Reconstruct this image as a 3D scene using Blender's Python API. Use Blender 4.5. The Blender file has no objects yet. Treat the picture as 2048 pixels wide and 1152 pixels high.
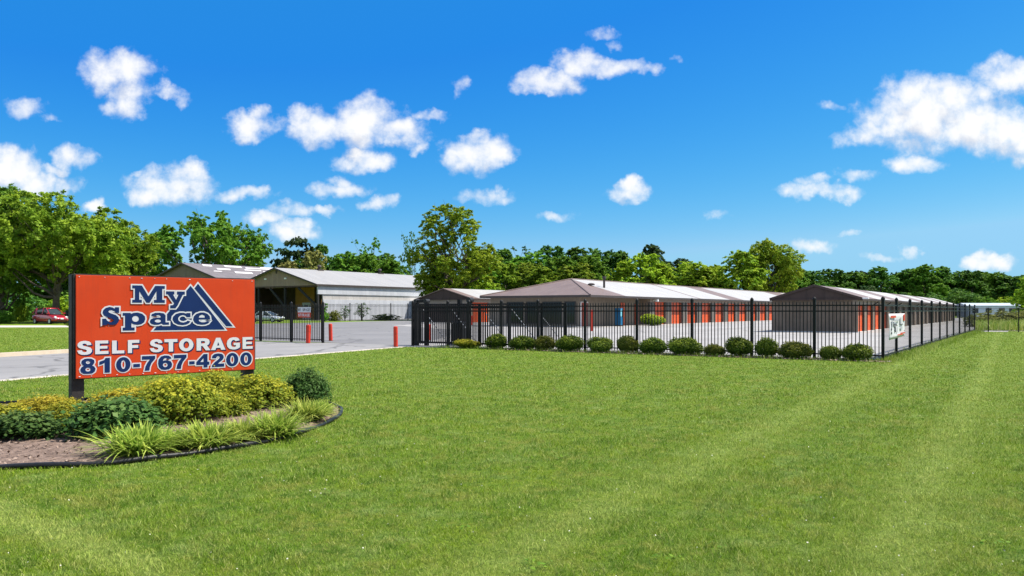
import bpy, bmesh, math, random
import numpy as np
from mathutils import Vector, Matrix
R = math.radians
sc = bpy.context.scene
col = sc.collection

# ------------------------------------------------------------------ camera
cam_d = bpy.data.cameras.new('camera')
cam = bpy.data.objects.new('camera', cam_d); col.objects.link(cam)
cam.location = (0, 0, 1.52)
cam.rotation_euler = (R(90), 0, 0)
cam_d.sensor_width = 36
cam_d.lens = 36 * 1600 / 2048
cam_d.shift_y = 45 / 2048
cam_d.clip_end = 4000
sc.camera = cam
sc.view_settings.view_transform = 'Standard'
sc.view_settings.look = 'None'
EXPO = 0.80
sc.view_settings.exposure = EXPO
sc.view_settings.gamma = 1
try:
    sc.cycles.max_bounces = 6
    sc.cycles.transparent_max_bounces = 8
    sc.cycles.caustics_reflective = False
    sc.cycles.caustics_refractive = False
except Exception:
    pass

# ------------------------------------------------------------------ sun
SUN_EL, SUN_AZ = 57, math.degrees(math.atan2(.95, .16))
sd = Vector((math.sin(R(SUN_AZ)) * math.cos(R(SUN_EL)), math.cos(R(SUN_AZ)) * math.cos(R(SUN_EL)), math.sin(R(SUN_EL))))
sun_d = bpy.data.lights.new('sun', 'SUN')
sun_d.energy = 5.0; sun_d.angle = R(0.53); sun_d.color = (1, .935, .82)
sun = bpy.data.objects.new('sun', sun_d); col.objects.link(sun)
sun.rotation_euler = (-sd).to_track_quat('-Z', 'Y').to_euler()

# ------------------------------------------------------------------ world: sky + clouds (by direction)
SKY_STRENGTH = 0.13
world = bpy.data.worlds.new('World'); sc.world = world
world.use_nodes = True
wt = world.node_tree; wt.nodes.clear()
def wn(tree, t, **k):
    n = tree.nodes.new(t)
    for a, b in k.items(): setattr(n, a, b)
    return n
out = wn(wt, 'ShaderNodeOutputWorld'); bg = wn(wt, 'ShaderNodeBackground')
bg.inputs['Strength'].default_value = SKY_STRENGTH
wt.links.new(bg.outputs[0], out.inputs[0])
sky = wn(wt, 'ShaderNodeTexSky', sky_type='NISHITA', sun_disc=False, sun_elevation=R(SUN_EL), sun_rotation=R(SUN_AZ),
         altitude=200, air_density=1.0, dust_density=0.35, ozone_density=2.5)
# deepen the blue of the clear air (per channel gain and gamma)
sep = wn(wt, 'ShaderNodeSeparateColor'); comb = wn(wt, 'ShaderNodeCombineColor')
wt.links.new(sky.outputs[0], sep.inputs[0])
SKYG = [(0.0225, 2.7, 4.6), (0.345, 1.16, 6.2), (2.10, .345, 8)]
for i, (g, p, cl) in enumerate(SKYG):
    mx = wn(wt, 'ShaderNodeMath', operation='MAXIMUM'); mx.inputs[1].default_value = (1.68, 2.82, 4.2)[i]; wt.links.new(sep.outputs[i], mx.inputs[0])
    mn = wn(wt, 'ShaderNodeMath', operation='MINIMUM'); mn.inputs[1].default_value = cl; wt.links.new(mx.outputs[0], mn.inputs[0])
    pw = wn(wt, 'ShaderNodeMath', operation='POWER'); pw.inputs[1].default_value = p
    ml = wn(wt, 'ShaderNodeMath', operation='MULTIPLY'); ml.inputs[1].default_value = g
    wt.links.new(mn.outputs[0], pw.inputs[0]); wt.links.new(pw.outputs[0], ml.inputs[0]); wt.links.new(ml.outputs[0], comb.inputs[i])

CLOUDS = [  # x, y, rx, ry of puffs, in the tangent plane of the view north (units: 1/1600)
 (232,140,76,42,1),(262,185,48,32,.9),(250,215,42,20,.7),(340,178,32,12,.55),(362,196,18,14,.45),(205,155,42,34,.9),
 (50,220,42,18,.6),(95,240,20,8,.35),(22,345,66,46,1.1),(80,368,66,26,1),(10,322,36,26,1),(120,372,40,16,.7),
 (148,316,38,24,.85),(112,337,38,10,.6),(350,372,80,38,1),(388,350,38,28,1),(300,388,40,22,.9),(285,348,16,9,.5),
 (490,386,56,14,.7),(525,378,20,9,.6),(505,254,54,26,.95),(515,232,22,20,.8),(500,275,36,14,.7),
 (640,256,68,36,1),(728,246,76,46,1.1),(800,266,56,24,.9),(742,225,44,28,1),(835,292,22,12,.6),(598,238,32,26,.9),(770,280,50,14,.7),
 (865,234,30,10,.5),(725,322,62,18,.85),(720,308,34,14,.8),(682,374,66,16,.85),(686,360,34,14,.8),(762,406,34,14,.7),
 (528,434,50,14,.75),(575,418,40,16,.75),(655,415,30,9,.65),(588,466,52,22,.95),(590,450,34,16,.9),
 (955,304,68,36,1),(985,315,38,28,.9),(915,305,34,16,.8),(950,280,40,18,.9),(970,390,50,14,.6),(1000,378,16,8,.5),
 (1100,166,66,26,.95),(1155,128,56,28,.9),(1230,135,66,17,.75),(1085,182,52,13,.8),(1290,143,28,12,.6),(1060,150,20,10,.5),
 (1210,70,40,11,.55),(1235,86,16,10,.45),(920,175,14,16,.35),(1345,128,16,8,.4),(1255,386,48,18,.9),(1255,370,28,16,.9),(1113,429,38,9,.5),
 (1630,381,84,16,.85),(1622,366,42,12,.75),(1660,216,32,9,.45),
 (1850,240,128,60,1.15),(1905,195,100,40,1),(1965,250,110,52,1.1),(2030,155,90,36,.9),(1775,268,76,22,.8),(2045,280,66,48,1),(1835,195,66,48,1),(1760,255,40,18,.7),
 (1826,328,66,17,.7),(1725,352,34,10,.35),(1685,285,26,16,.35),(1625,494,48,14,.75),(1695,467,22,7,.45),(1768,515,30,9,.5),(1825,503,18,12,.6),
 (1985,526,54,20,1),(1982,512,28,16,1),(190,415,26,13,.9),(1435,425,24,7,.3),(1105,155,30,18,.8)]
grp = bpy.data.node_groups.new('cloud_density', 'ShaderNodeTree')
grp.interface.new_socket('P', in_out='INPUT', socket_type='NodeSocketVector')
grp.interface.new_socket('D', in_out='OUTPUT', socket_type='NodeSocketFloat')
gi = wn(grp, 'NodeGroupInput'); go = wn(grp, 'NodeGroupOutput')
def gnoise(scale, detail, rough, src):
    n = wn(grp, 'ShaderNodeTexNoise'); n.inputs['Scale'].default_value = scale
    n.inputs['Detail'].default_value = detail; n.inputs['Roughness'].default_value = rough
    grp.links.new(src, n.inputs['Vector']); return n
def gmath(op, a, b=None, c=None):
    n = wn(grp, 'ShaderNodeMath', operation=op)
    for i, v in enumerate((a, b, c)):
        if v is None: continue
        if isinstance(v, (int, float)): n.inputs[i].default_value = v
        else: grp.links.new(v, n.inputs[i])
    return n.outputs[0]
wz = gnoise(22, 5, .58, gi.outputs[0])
vm = wn(grp, 'ShaderNodeVectorMath', operation='MULTIPLY_ADD')
grp.links.new(wz.outputs['Color'], vm.inputs[0])
vm.inputs[1].default_value = (.052, .040, 0); vm.inputs[2].default_value = (-.026, -.020, 0)
va = wn(grp, 'ShaderNodeVectorMath', operation='ADD')
grp.links.new(gi.outputs[0], va.inputs[0]); grp.links.new(vm.outputs[0], va.inputs[1])
acc = None
for (cx, cy, rx, ry, s) in CLOUDS:
    X, Y = (cx - 1024) / 1600, (621 - cy) / 1600
    ix, iy = 1600 / (rx * 1.12), 1600 / (ry * 1.18)
    e = wn(grp, 'ShaderNodeVectorMath', operation='MULTIPLY_ADD')
    grp.links.new(va.outputs[0], e.inputs[0])
    e.inputs[1].default_value = (ix, iy, 0); e.inputs[2].default_value = (-X * ix, -Y * iy, 0)
    dt = wn(grp, 'ShaderNodeVectorMath', operation='DOT_PRODUCT')
    grp.links.new(e.outputs[0], dt.inputs[0]); grp.links.new(e.outputs[0], dt.inputs[1])
    v = gmath('MULTIPLY_ADD', dt.outputs['Value'], -s, s)
    acc = v if acc is None else gmath('MAXIMUM', acc, v)
fb = gnoise(34, 6, .56, gi.outputs[0])
nz = gmath('MULTIPLY_ADD', fb.outputs['Fac'], 2.3, -1.26)
grp.links.new(gmath('ADD', gmath('MAXIMUM', acc, -.8), nz), go.inputs[0])

tc = wn(wt, 'ShaderNodeTexCoord'); sx = wn(wt, 'ShaderNodeSeparateXYZ')
wt.links.new(tc.outputs['Generated'], sx.inputs[0])
def wmath(op, a, b=None, c=None, clamp=False):
    n = wn(wt, 'ShaderNodeMath', operation=op, use_clamp=clamp)
    for i, v in enumerate((a, b, c)):
        if v is None: continue
        if isinstance(v, (int, float)): n.inputs[i].default_value = v
        else: wt.links.new(v, n.inputs[i])
    return n.outputs[0]
ysafe = wmath('MAXIMUM', sx.outputs['Y'], .05)
cxyz = wn(wt, 'ShaderNodeCombineXYZ')
wt.links.new(wmath('DIVIDE', sx.outputs['X'], ysafe), cxyz.inputs[0])
wt.links.new(wmath('DIVIDE', sx.outputs['Z'], ysafe), cxyz.inputs[1])
g1 = wn(wt, 'ShaderNodeGroup'); g1.node_tree = grp; wt.links.new(cxyz.outputs[0], g1.inputs[0])
off = wn(wt, 'ShaderNodeVectorMath', operation='ADD'); off.inputs[1].default_value = (.008, .026, 0)
wt.links.new(cxyz.outputs[0], off.inputs[0])
g2 = wn(wt, 'ShaderNodeGroup'); g2.node_tree = grp; wt.links.new(off.outputs[0], g2.inputs[0])
mr = wn(wt, 'ShaderNodeMapRange', interpolation_type='SMOOTHSTEP')
mr.inputs['From Min'].default_value = -.28; mr.inputs['From Max'].default_value = 1.06
wt.links.new(g1.outputs[0], mr.inputs['Value'])
front = wmath('GREATER_THAN', sx.outputs['Y'], .06)
# added white cloud, out of view overhead and behind, neutralises the blue skylight
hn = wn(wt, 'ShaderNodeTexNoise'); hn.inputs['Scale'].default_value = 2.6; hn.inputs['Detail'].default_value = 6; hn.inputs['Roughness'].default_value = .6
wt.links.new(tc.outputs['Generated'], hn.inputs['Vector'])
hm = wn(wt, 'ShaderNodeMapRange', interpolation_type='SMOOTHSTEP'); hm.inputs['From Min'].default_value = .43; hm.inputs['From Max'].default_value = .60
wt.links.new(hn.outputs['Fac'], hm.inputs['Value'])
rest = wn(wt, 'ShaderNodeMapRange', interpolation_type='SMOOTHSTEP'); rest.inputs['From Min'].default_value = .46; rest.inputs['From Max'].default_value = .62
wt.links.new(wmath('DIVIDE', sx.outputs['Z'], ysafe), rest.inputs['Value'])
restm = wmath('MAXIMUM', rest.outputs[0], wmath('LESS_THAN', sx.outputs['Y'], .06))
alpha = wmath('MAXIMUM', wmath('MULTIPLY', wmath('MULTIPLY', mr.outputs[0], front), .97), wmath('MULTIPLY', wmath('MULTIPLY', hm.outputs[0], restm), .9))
# thin top toward the sun = bright, thick above = greyer belly
belly = wn(wt, 'ShaderNodeMapRange', interpolation_type='SMOOTHSTEP')
belly.inputs['From Min'].default_value = .15; belly.inputs['From Max'].default_value = .95
wt.links.new(wmath('SUBTRACT', g2.outputs[0], wmath('MULTIPLY', g1.outputs[0], .55)), belly.inputs['Value'])
ccol = wn(wt, 'ShaderNodeMix', data_type='RGBA')
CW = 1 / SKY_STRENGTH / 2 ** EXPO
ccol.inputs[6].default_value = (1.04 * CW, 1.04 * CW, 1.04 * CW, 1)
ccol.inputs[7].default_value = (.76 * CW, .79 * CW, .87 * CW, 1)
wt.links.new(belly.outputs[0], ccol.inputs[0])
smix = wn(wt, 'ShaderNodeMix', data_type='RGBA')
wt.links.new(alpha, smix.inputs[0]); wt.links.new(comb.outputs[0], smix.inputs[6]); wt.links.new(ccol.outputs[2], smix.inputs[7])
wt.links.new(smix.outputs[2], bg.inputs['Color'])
try:
    world.cycles.sampling_method = 'MANUAL'; world.cycles.sample_map_resolution = 512
except Exception:
    pass

# ------------------------------------------------------------------ helpers
YAW = math.atan2(.834, .552)                       # direction of the long buildings
UX, UY = math.cos(YAW), math.sin(YAW)
def W(u, v, z=0): return Vector((u * UX - v * UY, u * UY + v * UX, z))
def uv_of(x, y): return (x * UX + y * UY, -x * UY + y * UX)
def D(px, d, z=0): return Vector(((px - 1024) / 1600 * d, d, z))
def G(px, py):
    d = 2432 / (py - 621); return D(px, d)
def zat(py, d): return 1.52 + (621 - py) / 1600 * d

class MB:
    def __init__(s): s.v = []; s.f = []
    def add(s, v, f):
        o = len(s.v); s.v += [tuple(p) for p in v]; s.f += [tuple(i + o for i in q) for q in f]; return s
    def box(s, x0, x1, y0, y1, z0, z1):
        return s.add([(x, y, z) for z in (z0, z1) for x, y in ((x0, y0), (x1, y0), (x1, y1), (x0, y1))],
                     [(3, 2, 1, 0), (4, 5, 6, 7), (0, 1, 5, 4), (1, 2, 6, 5), (2, 3, 7, 6), (3, 0, 4, 7)])
    def prism(s, poly, d):                         # poly: 3D points, extruded by vector d
        n = len(poly); d = Vector(d)
        v = [Vector(p) for p in poly]; v += [p + d for p in v]
        f = [tuple(range(n - 1, -1, -1)), tuple(range(n, 2 * n))] + [(i, (i + 1) % n, (i + 1) % n + n, i + n) for i in range(n)]
        return s.add(v, f)
    def tube(s, pts, rad, n=8, cap=True):
        pts = [Vector(p) for p in pts]; m = len(pts)
        if not hasattr(rad, '__len__'): rad = [rad] * m
        v = []; up = None
        for i, p in enumerate(pts):
            t = (pts[min(i + 1, m - 1)] - pts[max(i - 1, 0)]).normalized()
            if up is None or abs(t.dot(up)) > .98: up = t.orthogonal().normalized()
            a = (up - t * up.dot(t)).normalized(); b = t.cross(a); up = a
            v += [p + (a * math.cos(2 * math.pi * k / n) + b * math.sin(2 * math.pi * k / n)) * rad[i] for k in range(n)]
        f = [(i * n + k, i * n + (k + 1) % n, (i + 1) * n + (k + 1) % n, (i + 1) * n + k) for i in range(m - 1) for k in range(n)]
        if cap: f += [tuple(range(n - 1, -1, -1)), tuple((m - 1) * n + k for k in range(n))]
        return s.add(v, f)
    def bar(s, a, b, w, h):                        # square bar between two points
        a, b = Vector(a), Vector(b); t = (b - a).normalized()
        x = t.cross(Vector((0, 0, 1)))
        if x.length < 1e-4: x = Vector((1, 0, 0))
        x = x.normalized(); y = x.cross(t)
        c = [x * w / 2 + y * h / 2, -x * w / 2 + y * h / 2, -x * w / 2 - y * h / 2, x * w / 2 - y * h / 2]
        return s.add([a + q for q in c] + [b + q for q in c], [(3, 2, 1, 0), (4, 5, 6, 7)] + [(i, (i + 1) % 4, (i + 1) % 4 + 4, i + 4) for i in range(4)])
    def lathe(s, prof, n=16, c=(0, 0, 0)):
        v = [(c[0] + r * math.cos(2 * math.pi * k / n), c[1] + r * math.sin(2 * math.pi * k / n), c[2] + z) for r, z in prof for k in range(n)]
        m = len(prof)
        f = [(i * n + k, i * n + (k + 1) % n, (i + 1) * n + (k + 1) % n, (i + 1) * n + k) for i in range(m - 1) for k in range(n)]
        f += [tuple(range(n - 1, -1, -1)), tuple((m - 1) * n + k for k in range(n))]
        return s.add(v, f)
    def build(s, name, mat, parent=None, smooth=False, bevel=0, **props):
        me = bpy.data.meshes.new(name); me.from_pydata([tuple(p) for p in s.v], [], s.f)
        bm = bmesh.new(); bm.from_mesh(me); bmesh.ops.recalc_face_normals(bm, faces=bm.faces); bm.to_mesh(me); bm.free()
        return link(name, me, mat, parent, smooth, bevel, **props)
def link(name, me, mat, parent=None, smooth=False, bevel=0, **props):
    o = bpy.data.objects.new(name, me); col.objects.link(o)
    if mat: me.materials.append(mat)
    if smooth: me.shade_smooth()
    if bevel:
        b = o.modifiers.new('bevel', 'BEVEL'); b.width = bevel; b.segments = 2; b.limit_method = 'ANGLE'
    if parent: o.parent = parent
    for k, v in props.items(): o[k] = v
    return o
def thing(name, label, cat, loc=(0, 0, 0), rz=0, group=None):
    o = bpy.data.objects.new(name, None); col.objects.link(o); o.empty_display_size = .2
    o.location = loc; o.rotation_euler = (0, 0, rz)
    return tag(o, label, cat, group)
def tag(o, label, cat, group=None):
    o['label'] = label; o['category'] = cat
    if group: o['group'] = group
    return o
def copy_tree(o, parent=None):
    c = o.copy(); col.objects.link(c)
    if parent: c.parent = parent
    for ch in list(o.children): copy_tree(ch, c)
    return c
def sheet(name, pts, z, mat, kind='structure'):
    m = MB(); m.v = [(p[0], p[1], z) for p in pts]; m.f = [tuple(range(len(pts)))]
    o = m.build(name, mat); o['kind'] = kind
    if o.data.polygons[0].normal.z < 0: o.data.flip_normals()
    return o

# ------------------------------------------------------------------ materials
def new_mat(name):
    m = bpy.data.materials.new(name); m.use_nodes = True
    nt = m.node_tree; nt.nodes.clear()
    o = nt.nodes.new('ShaderNodeOutputMaterial'); b = nt.nodes.new('ShaderNodeBsdfPrincipled')
    nt.links.new(b.outputs[0], o.inputs[0]); return m, nt, b
def nn(nt, t, ins=None, **k):
    n = nt.nodes.new(t)
    for a, b in k.items(): setattr(n, a, b)
    for a, v in (ins or {}).items():
        if isinstance(v, bpy.types.NodeSocket): nt.links.new(v, n.inputs[a])
        else: n.inputs[a].default_value = v
    return n
def c4(c): return (c[0], c[1], c[2], 1)
def mixc(nt, f, a, b, blend='MIX'):
    n = nn(nt, 'ShaderNodeMix', data_type='RGBA', blend_type=blend)
    for i, v in ((0, f), (6, a), (7, b)):
        if isinstance(v, bpy.types.NodeSocket): nt.links.new(v, n.inputs[i])
        elif i == 0: n.inputs[0].default_value = v
        else: n.inputs[i].default_value = c4(v)
    return n.outputs[2]
def mrange(nt, v, a, b, c=0, d=1):
    n = nn(nt, 'ShaderNodeMapRange', {'Value': v, 'From Min': a, 'From Max': b, 'To Min': c, 'To Max': d}); return n.outputs[0]
def mat(name, c, c2=None, scale=4, rough=.6, bump=0, bscale=40, metal=0, coat=0, wave=None, wdepth=.4, wdark=.0, stain=0, spec=.4):
    """plain surface: two noisy tones, optional fine bump, optional ribs (axis letter, width in metres) and large stains"""
    m, nt, b = new_mat(name)
    tc = nn(nt, 'ShaderNodeTexCoord'); co = tc.outputs['Object']
    b.inputs['Roughness'].default_value = rough; b.inputs['Metallic'].default_value = metal
    b.inputs['Specular IOR Level'].default_value = spec
    if coat: b.inputs['Coat Weight'].default_value = coat
    cc = c
    if c2:
        n = nn(nt, 'ShaderNodeTexNoise', {'Vector': co, 'Scale': scale, 'Detail': 6, 'Roughness': .65})
        cc = mixc(nt, mrange(nt, n.outputs['Fac'], .32, .68), c, c2)
    if stain:
        n = nn(nt, 'ShaderNodeTexNoise', {'Vector': co, 'Scale': .35, 'Detail': 4, 'Roughness': .6})
        cc = mixc(nt, mrange(nt, n.outputs['Fac'], .45, .7, 0, stain), cc, tuple(x * .45 for x in (c if not c2 else c2)))
    h = None
    if wave:
        ax, wd = wave
        s = nn(nt, 'ShaderNodeSeparateXYZ', {0: co})
        src = s.outputs['XYZ'.index(ax)] if ax in 'XYZ' else nn(nt, 'ShaderNodeMath', {0: s.outputs[0], 1: s.outputs[1]}, operation='ADD').outputs[0]
        fr = nn(nt, 'ShaderNodeMath', {0: nn(nt, 'ShaderNodeMath', {0: src, 1: 1 / wd}, operation='MULTIPLY').outputs[0]}, operation='FRACT').outputs[0]
        tri = nn(nt, 'ShaderNodeMath', {0: fr, 1: .5}, operation='PINGPONG').outputs[0]
        gro = mrange(nt, tri, 0, .10)
        h = gro
        if wdark: cc = mixc(nt, mrange(nt, gro, 0, 1, wdark, 0), cc, tuple(x * .35 for x in c))
        # each board or sheet has its own slight tone
        fl = nn(nt, 'ShaderNodeMath', {0: nn(nt, 'ShaderNodeMath', {0: src, 1: 1 / wd}, operation='MULTIPLY').outputs[0]}, operation='FLOOR').outputs[0]
        wnz = nn(nt, 'ShaderNodeTexWhiteNoise', {'W': fl}, noise_dimensions='1D')
        cc = mixc(nt, mrange(nt, wnz.outputs['Value'], 0, 1, 0, .22), cc, tuple(x * .62 for x in c))
    if isinstance(cc, bpy.types.NodeSocket): nt.links.new(cc, b.inputs['Base Color'])
    else: b.inputs['Base Color'].default_value = c4(cc)
    if bump or h is not None:
        n = nn(nt, 'ShaderNodeTexNoise', {'Vector': co, 'Scale': bscale, 'Detail': 5, 'Roughness': .7})
        hh = n.outputs['Fac']
        bp = nn(nt, 'ShaderNodeBump', {'Height': hh, 'Strength': bump, 'Distance': .02})
        if h is not None:
            b2 = nn(nt, 'ShaderNodeBump', {'Height': h, 'Strength': wdepth, 'Distance': .03, 'Normal': bp.outputs[0]}); bp = b2
        nt.links.new(bp.outputs[0], b.inputs['Normal'])
    return m
def leaf_mat(name, a, b_, c, trans=.38):
    m, nt, b = new_mat(name)
    at = nn(nt, 'ShaderNodeAttribute', attribute_name='rnd')
    cl = nn(nt, 'ShaderNodeAttribute', attribute_name='clump')
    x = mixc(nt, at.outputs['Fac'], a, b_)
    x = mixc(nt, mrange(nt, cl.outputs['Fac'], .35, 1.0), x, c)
    oi = nn(nt, 'ShaderNodeObjectInfo')
    hv = nn(nt, 'ShaderNodeHueSaturation', {'Color': x, 'Hue': mrange(nt, oi.outputs['Random'], 0, 1, .496, .512), 'Value': mrange(nt, oi.outputs['Random'], 0, 1, .85, 1.15)})
    nt.links.new(hv.outputs[0], b.inputs['Base Color']); b.inputs['Roughness'].default_value = .55
    b.inputs['Specular IOR Level'].default_value = .12
    tr = nn(nt, 'ShaderNodeBsdfTranslucent', {'Color': hv.outputs[0]})
    mx = nn(nt, 'ShaderNodeMixShader', {0: trans, 1: b.outputs[0], 2: tr.outputs[0]})
    nt.links.new(mx.outputs[0], nt.nodes['Material Output'].inputs[0])
    return m

def grass_mat(name, blade=True):
    m, nt, b = new_mat(name)
    geo = nn(nt, 'ShaderNodeNewGeometry')
    rot = nn(nt, 'ShaderNodeVectorRotate', {'Vector': geo.outputs['Position'], 'Angle': -YAW}, rotation_type='Z_AXIS')
    pos = rot.outputs[0]
    flat = nn(nt, 'ShaderNodeVectorMath', {0: pos, 1: (1, 1, 0)}, operation='MULTIPLY').outputs[0]
    st = nn(nt, 'ShaderNodeVectorMath', {0: flat, 1: (.13, 1.0, 0)}, operation='MULTIPLY').outputs[0]
    n1 = nn(nt, 'ShaderNodeTexNoise', {'Vector': flat, 'Scale': .55, 'Detail': 5, 'Roughness': .6}).outputs['Fac']
    n2 = nn(nt, 'ShaderNodeTexNoise', {'Vector': flat, 'Scale': 2.6, 'Detail': 6, 'Roughness': .7}).outputs['Fac']
    n3 = nn(nt, 'ShaderNodeTexNoise', {'Vector': st, 'Scale': 1.5, 'Detail': 5, 'Roughness': .62}).outputs['Fac']
    nf = nn(nt, 'ShaderNodeTexNoise', {'Vector': flat, 'Scale': 42, 'Detail': 5, 'Roughness': .8}).outputs['Fac']
    c = mixc(nt, mrange(nt, n1, .40, .60), (.150, .272, .018), (.225, .335, .030))
    c = mixc(nt, mrange(nt, n2, .46, .64, 0, .75), c, (.290, .360, .062))
    c = mixc(nt, mrange(nt, n2, .46, .34, 0, .7), c, (.085, .195, .012))
    c = mixc(nt, mrange(nt, n3, .54, .70, 0, .75), c, (.350, .380, .130))
    for k_, (sc0, lo, hi, am, cc_) in enumerate(((1.5, .52, .61, .95, (.345, .335, .115)), (1.1, .51, .60, .95, (.235, .330, .006)), (1.9, .53, .63, .9, (.300, .400, .190)), (2.2, .52, .61, .9, (.105, .200, .008)), (5.5, .53, .64, .8, (.380, .360, .140)), (6.5, .52, .63, .85, (.075, .165, .010)))):
        of = nn(nt, 'ShaderNodeVectorMath', {0: flat, 1: (31.7 * (k_ + 1), 17.3 * (k_ + 1), 0)}, operation='ADD').outputs[0]
        q = nn(nt, 'ShaderNodeTexNoise', {'Vector': of, 'Scale': sc0, 'Detail': 5, 'Roughness': .68}).outputs['Fac']
        c = mixc(nt, mrange(nt, q, lo, hi, 0, am), c, cc_)
    # mowing stripes run with the side fence
    s = nn(nt, 'ShaderNodeSeparateXYZ', {0: pos})
    wob = nn(nt, 'ShaderNodeMath', {0: n3, 1: .5, 2: s.outputs[1]}, operation='MULTIPLY_ADD').outputs[0]
    pp = nn(nt, 'ShaderNodeMath', {0: wob, 1: 1.05}, operation='PINGPONG').outputs[0]
    near = mrange(nt, s.outputs[1], 2.0, 4.4, 1, 0)
    sf = nn(nt, 'ShaderNodeMath', {0: mrange(nt, pp, .35, .75, 0, .45), 1: near}, operation='MULTIPLY').outputs[0]
    c = mixc(nt, sf, c, (.330, .400, .110))
    # pale mower tracks: one runs the length of the lawn beside the fence, a broad one crosses the near left corner
    ln = nn(nt, 'ShaderNodeMath', {0: s.outputs[0], 1: -.027, 2: s.outputs[1]}, operation='MULTIPLY_ADD').outputs[0]
    for mid_, hw_, k_ in ((0.628, 0.310, 0.335), (2.665, 0.360, 0.279), (-.85, .30, .4)):
        q = nn(nt, 'ShaderNodeMath', {0: nn(nt, 'ShaderNodeMath', {0: nn(nt, 'ShaderNodeMath', {0: n2, 1: .3, 2: ln}, operation='MULTIPLY_ADD').outputs[0], 1: mid_ + .15}, operation='SUBTRACT').outputs[0]}, operation='ABSOLUTE').outputs[0]
        q = nn(nt, 'ShaderNodeMath', {0: mrange(nt, q, hw_ * .25, hw_, k_, 0), 1: mrange(nt, n2, .38, .52, .15, 1)}, operation='MULTIPLY').outputs[0]
        c = mixc(nt, q, c, (.640, .680, .400))
    sp = nn(nt, 'ShaderNodeSeparateXYZ', {0: geo.outputs['Position']})
    l2 = nn(nt, 'ShaderNodeMath', {0: sp.outputs[0], 1: .77, 2: sp.outputs[1]}, operation='MULTIPLY_ADD').outputs[0]
    q = nn(nt, 'ShaderNodeMath', {0: nn(nt, 'ShaderNodeMath', {0: nn(nt, 'ShaderNodeMath', {0: n2, 1: .4, 2: l2}, operation='MULTIPLY_ADD').outputs[0], 1: 3.25}, operation='SUBTRACT').outputs[0]}, operation='ABSOLUTE').outputs[0]
    q = nn(nt, 'ShaderNodeMath', {0: mrange(nt, q, .08, .30, .6, 0), 1: mrange(nt, sp.outputs[0], -1.6, -2.2, 0, 1)}, operation='MULTIPLY').outputs[0]
    c = mixc(nt, q, c, (.580, .620, .340))
    n5 = nn(nt, 'ShaderNodeTexNoise', {'Vector': flat, 'Scale': 8.5, 'Detail': 4, 'Roughness': .7}).outputs['Fac']
    c = mixc(nt, mrange(nt, n5, .47, .33, 0, .6), c, (.080, .170, .012))
    c = mixc(nt, mrange(nt, n5, .54, .70, 0, .5), c, (.350, .390, .110))
    c = mixc(nt, 1.0, c, (.83, .91, .41), 'MULTIPLY')
    if not blade:
        c = mixc(nt, .35, c, (.160, .225, .036))
        nt.links.new(c, b.inputs['Base Color']); b.inputs['Specular IOR Level'].default_value = .1
        return m, nt, b, c, nf
    at = nn(nt, 'ShaderNodeAttribute', attribute_name='rnd')
    c = mixc(nt, mrange(nt, at.outputs['Fac'], .55, .98, 0, .75), c, (.420, .420, .150))
    c = mixc(nt, mrange(nt, at.outputs['Fac'], .42, .02, 0, .6), c, (.060, .140, .010))
    nt.links.new(c, b.inputs['Base Color']); b.inputs['Roughness'].default_value = .55
    b.inputs['Specular IOR Level'].default_value = .12
    return m, nt, b, c, nf
M = {}
M['blade'], nt, b, c, nf = grass_mat('grass_blade')
tr = nn(nt, 'ShaderNodeBsdfTranslucent', {'Color': c})
mx = nn(nt, 'ShaderNodeMixShader', {0: .25, 1: b.outputs[0], 2: tr.outputs[0]})
nt.links.new(mx.outputs[0], nt.nodes['Material Output'].inputs[0])
M['lawn'], nt, b, c, nf = grass_mat('lawn_ground', False)
c = mixc(nt, mrange(nt, nf, .38, .60, .70, 0), c, (.050, .098, .012))
nt.links.new(c, b.inputs['Base Color'])
bp = nn(nt, 'ShaderNodeBump', {'Height': nf, 'Strength': .9, 'Distance': .05}); nt.links.new(bp.outputs[0], b.inputs['Normal'])
b.inputs['Roughness'].default_value = .8

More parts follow.
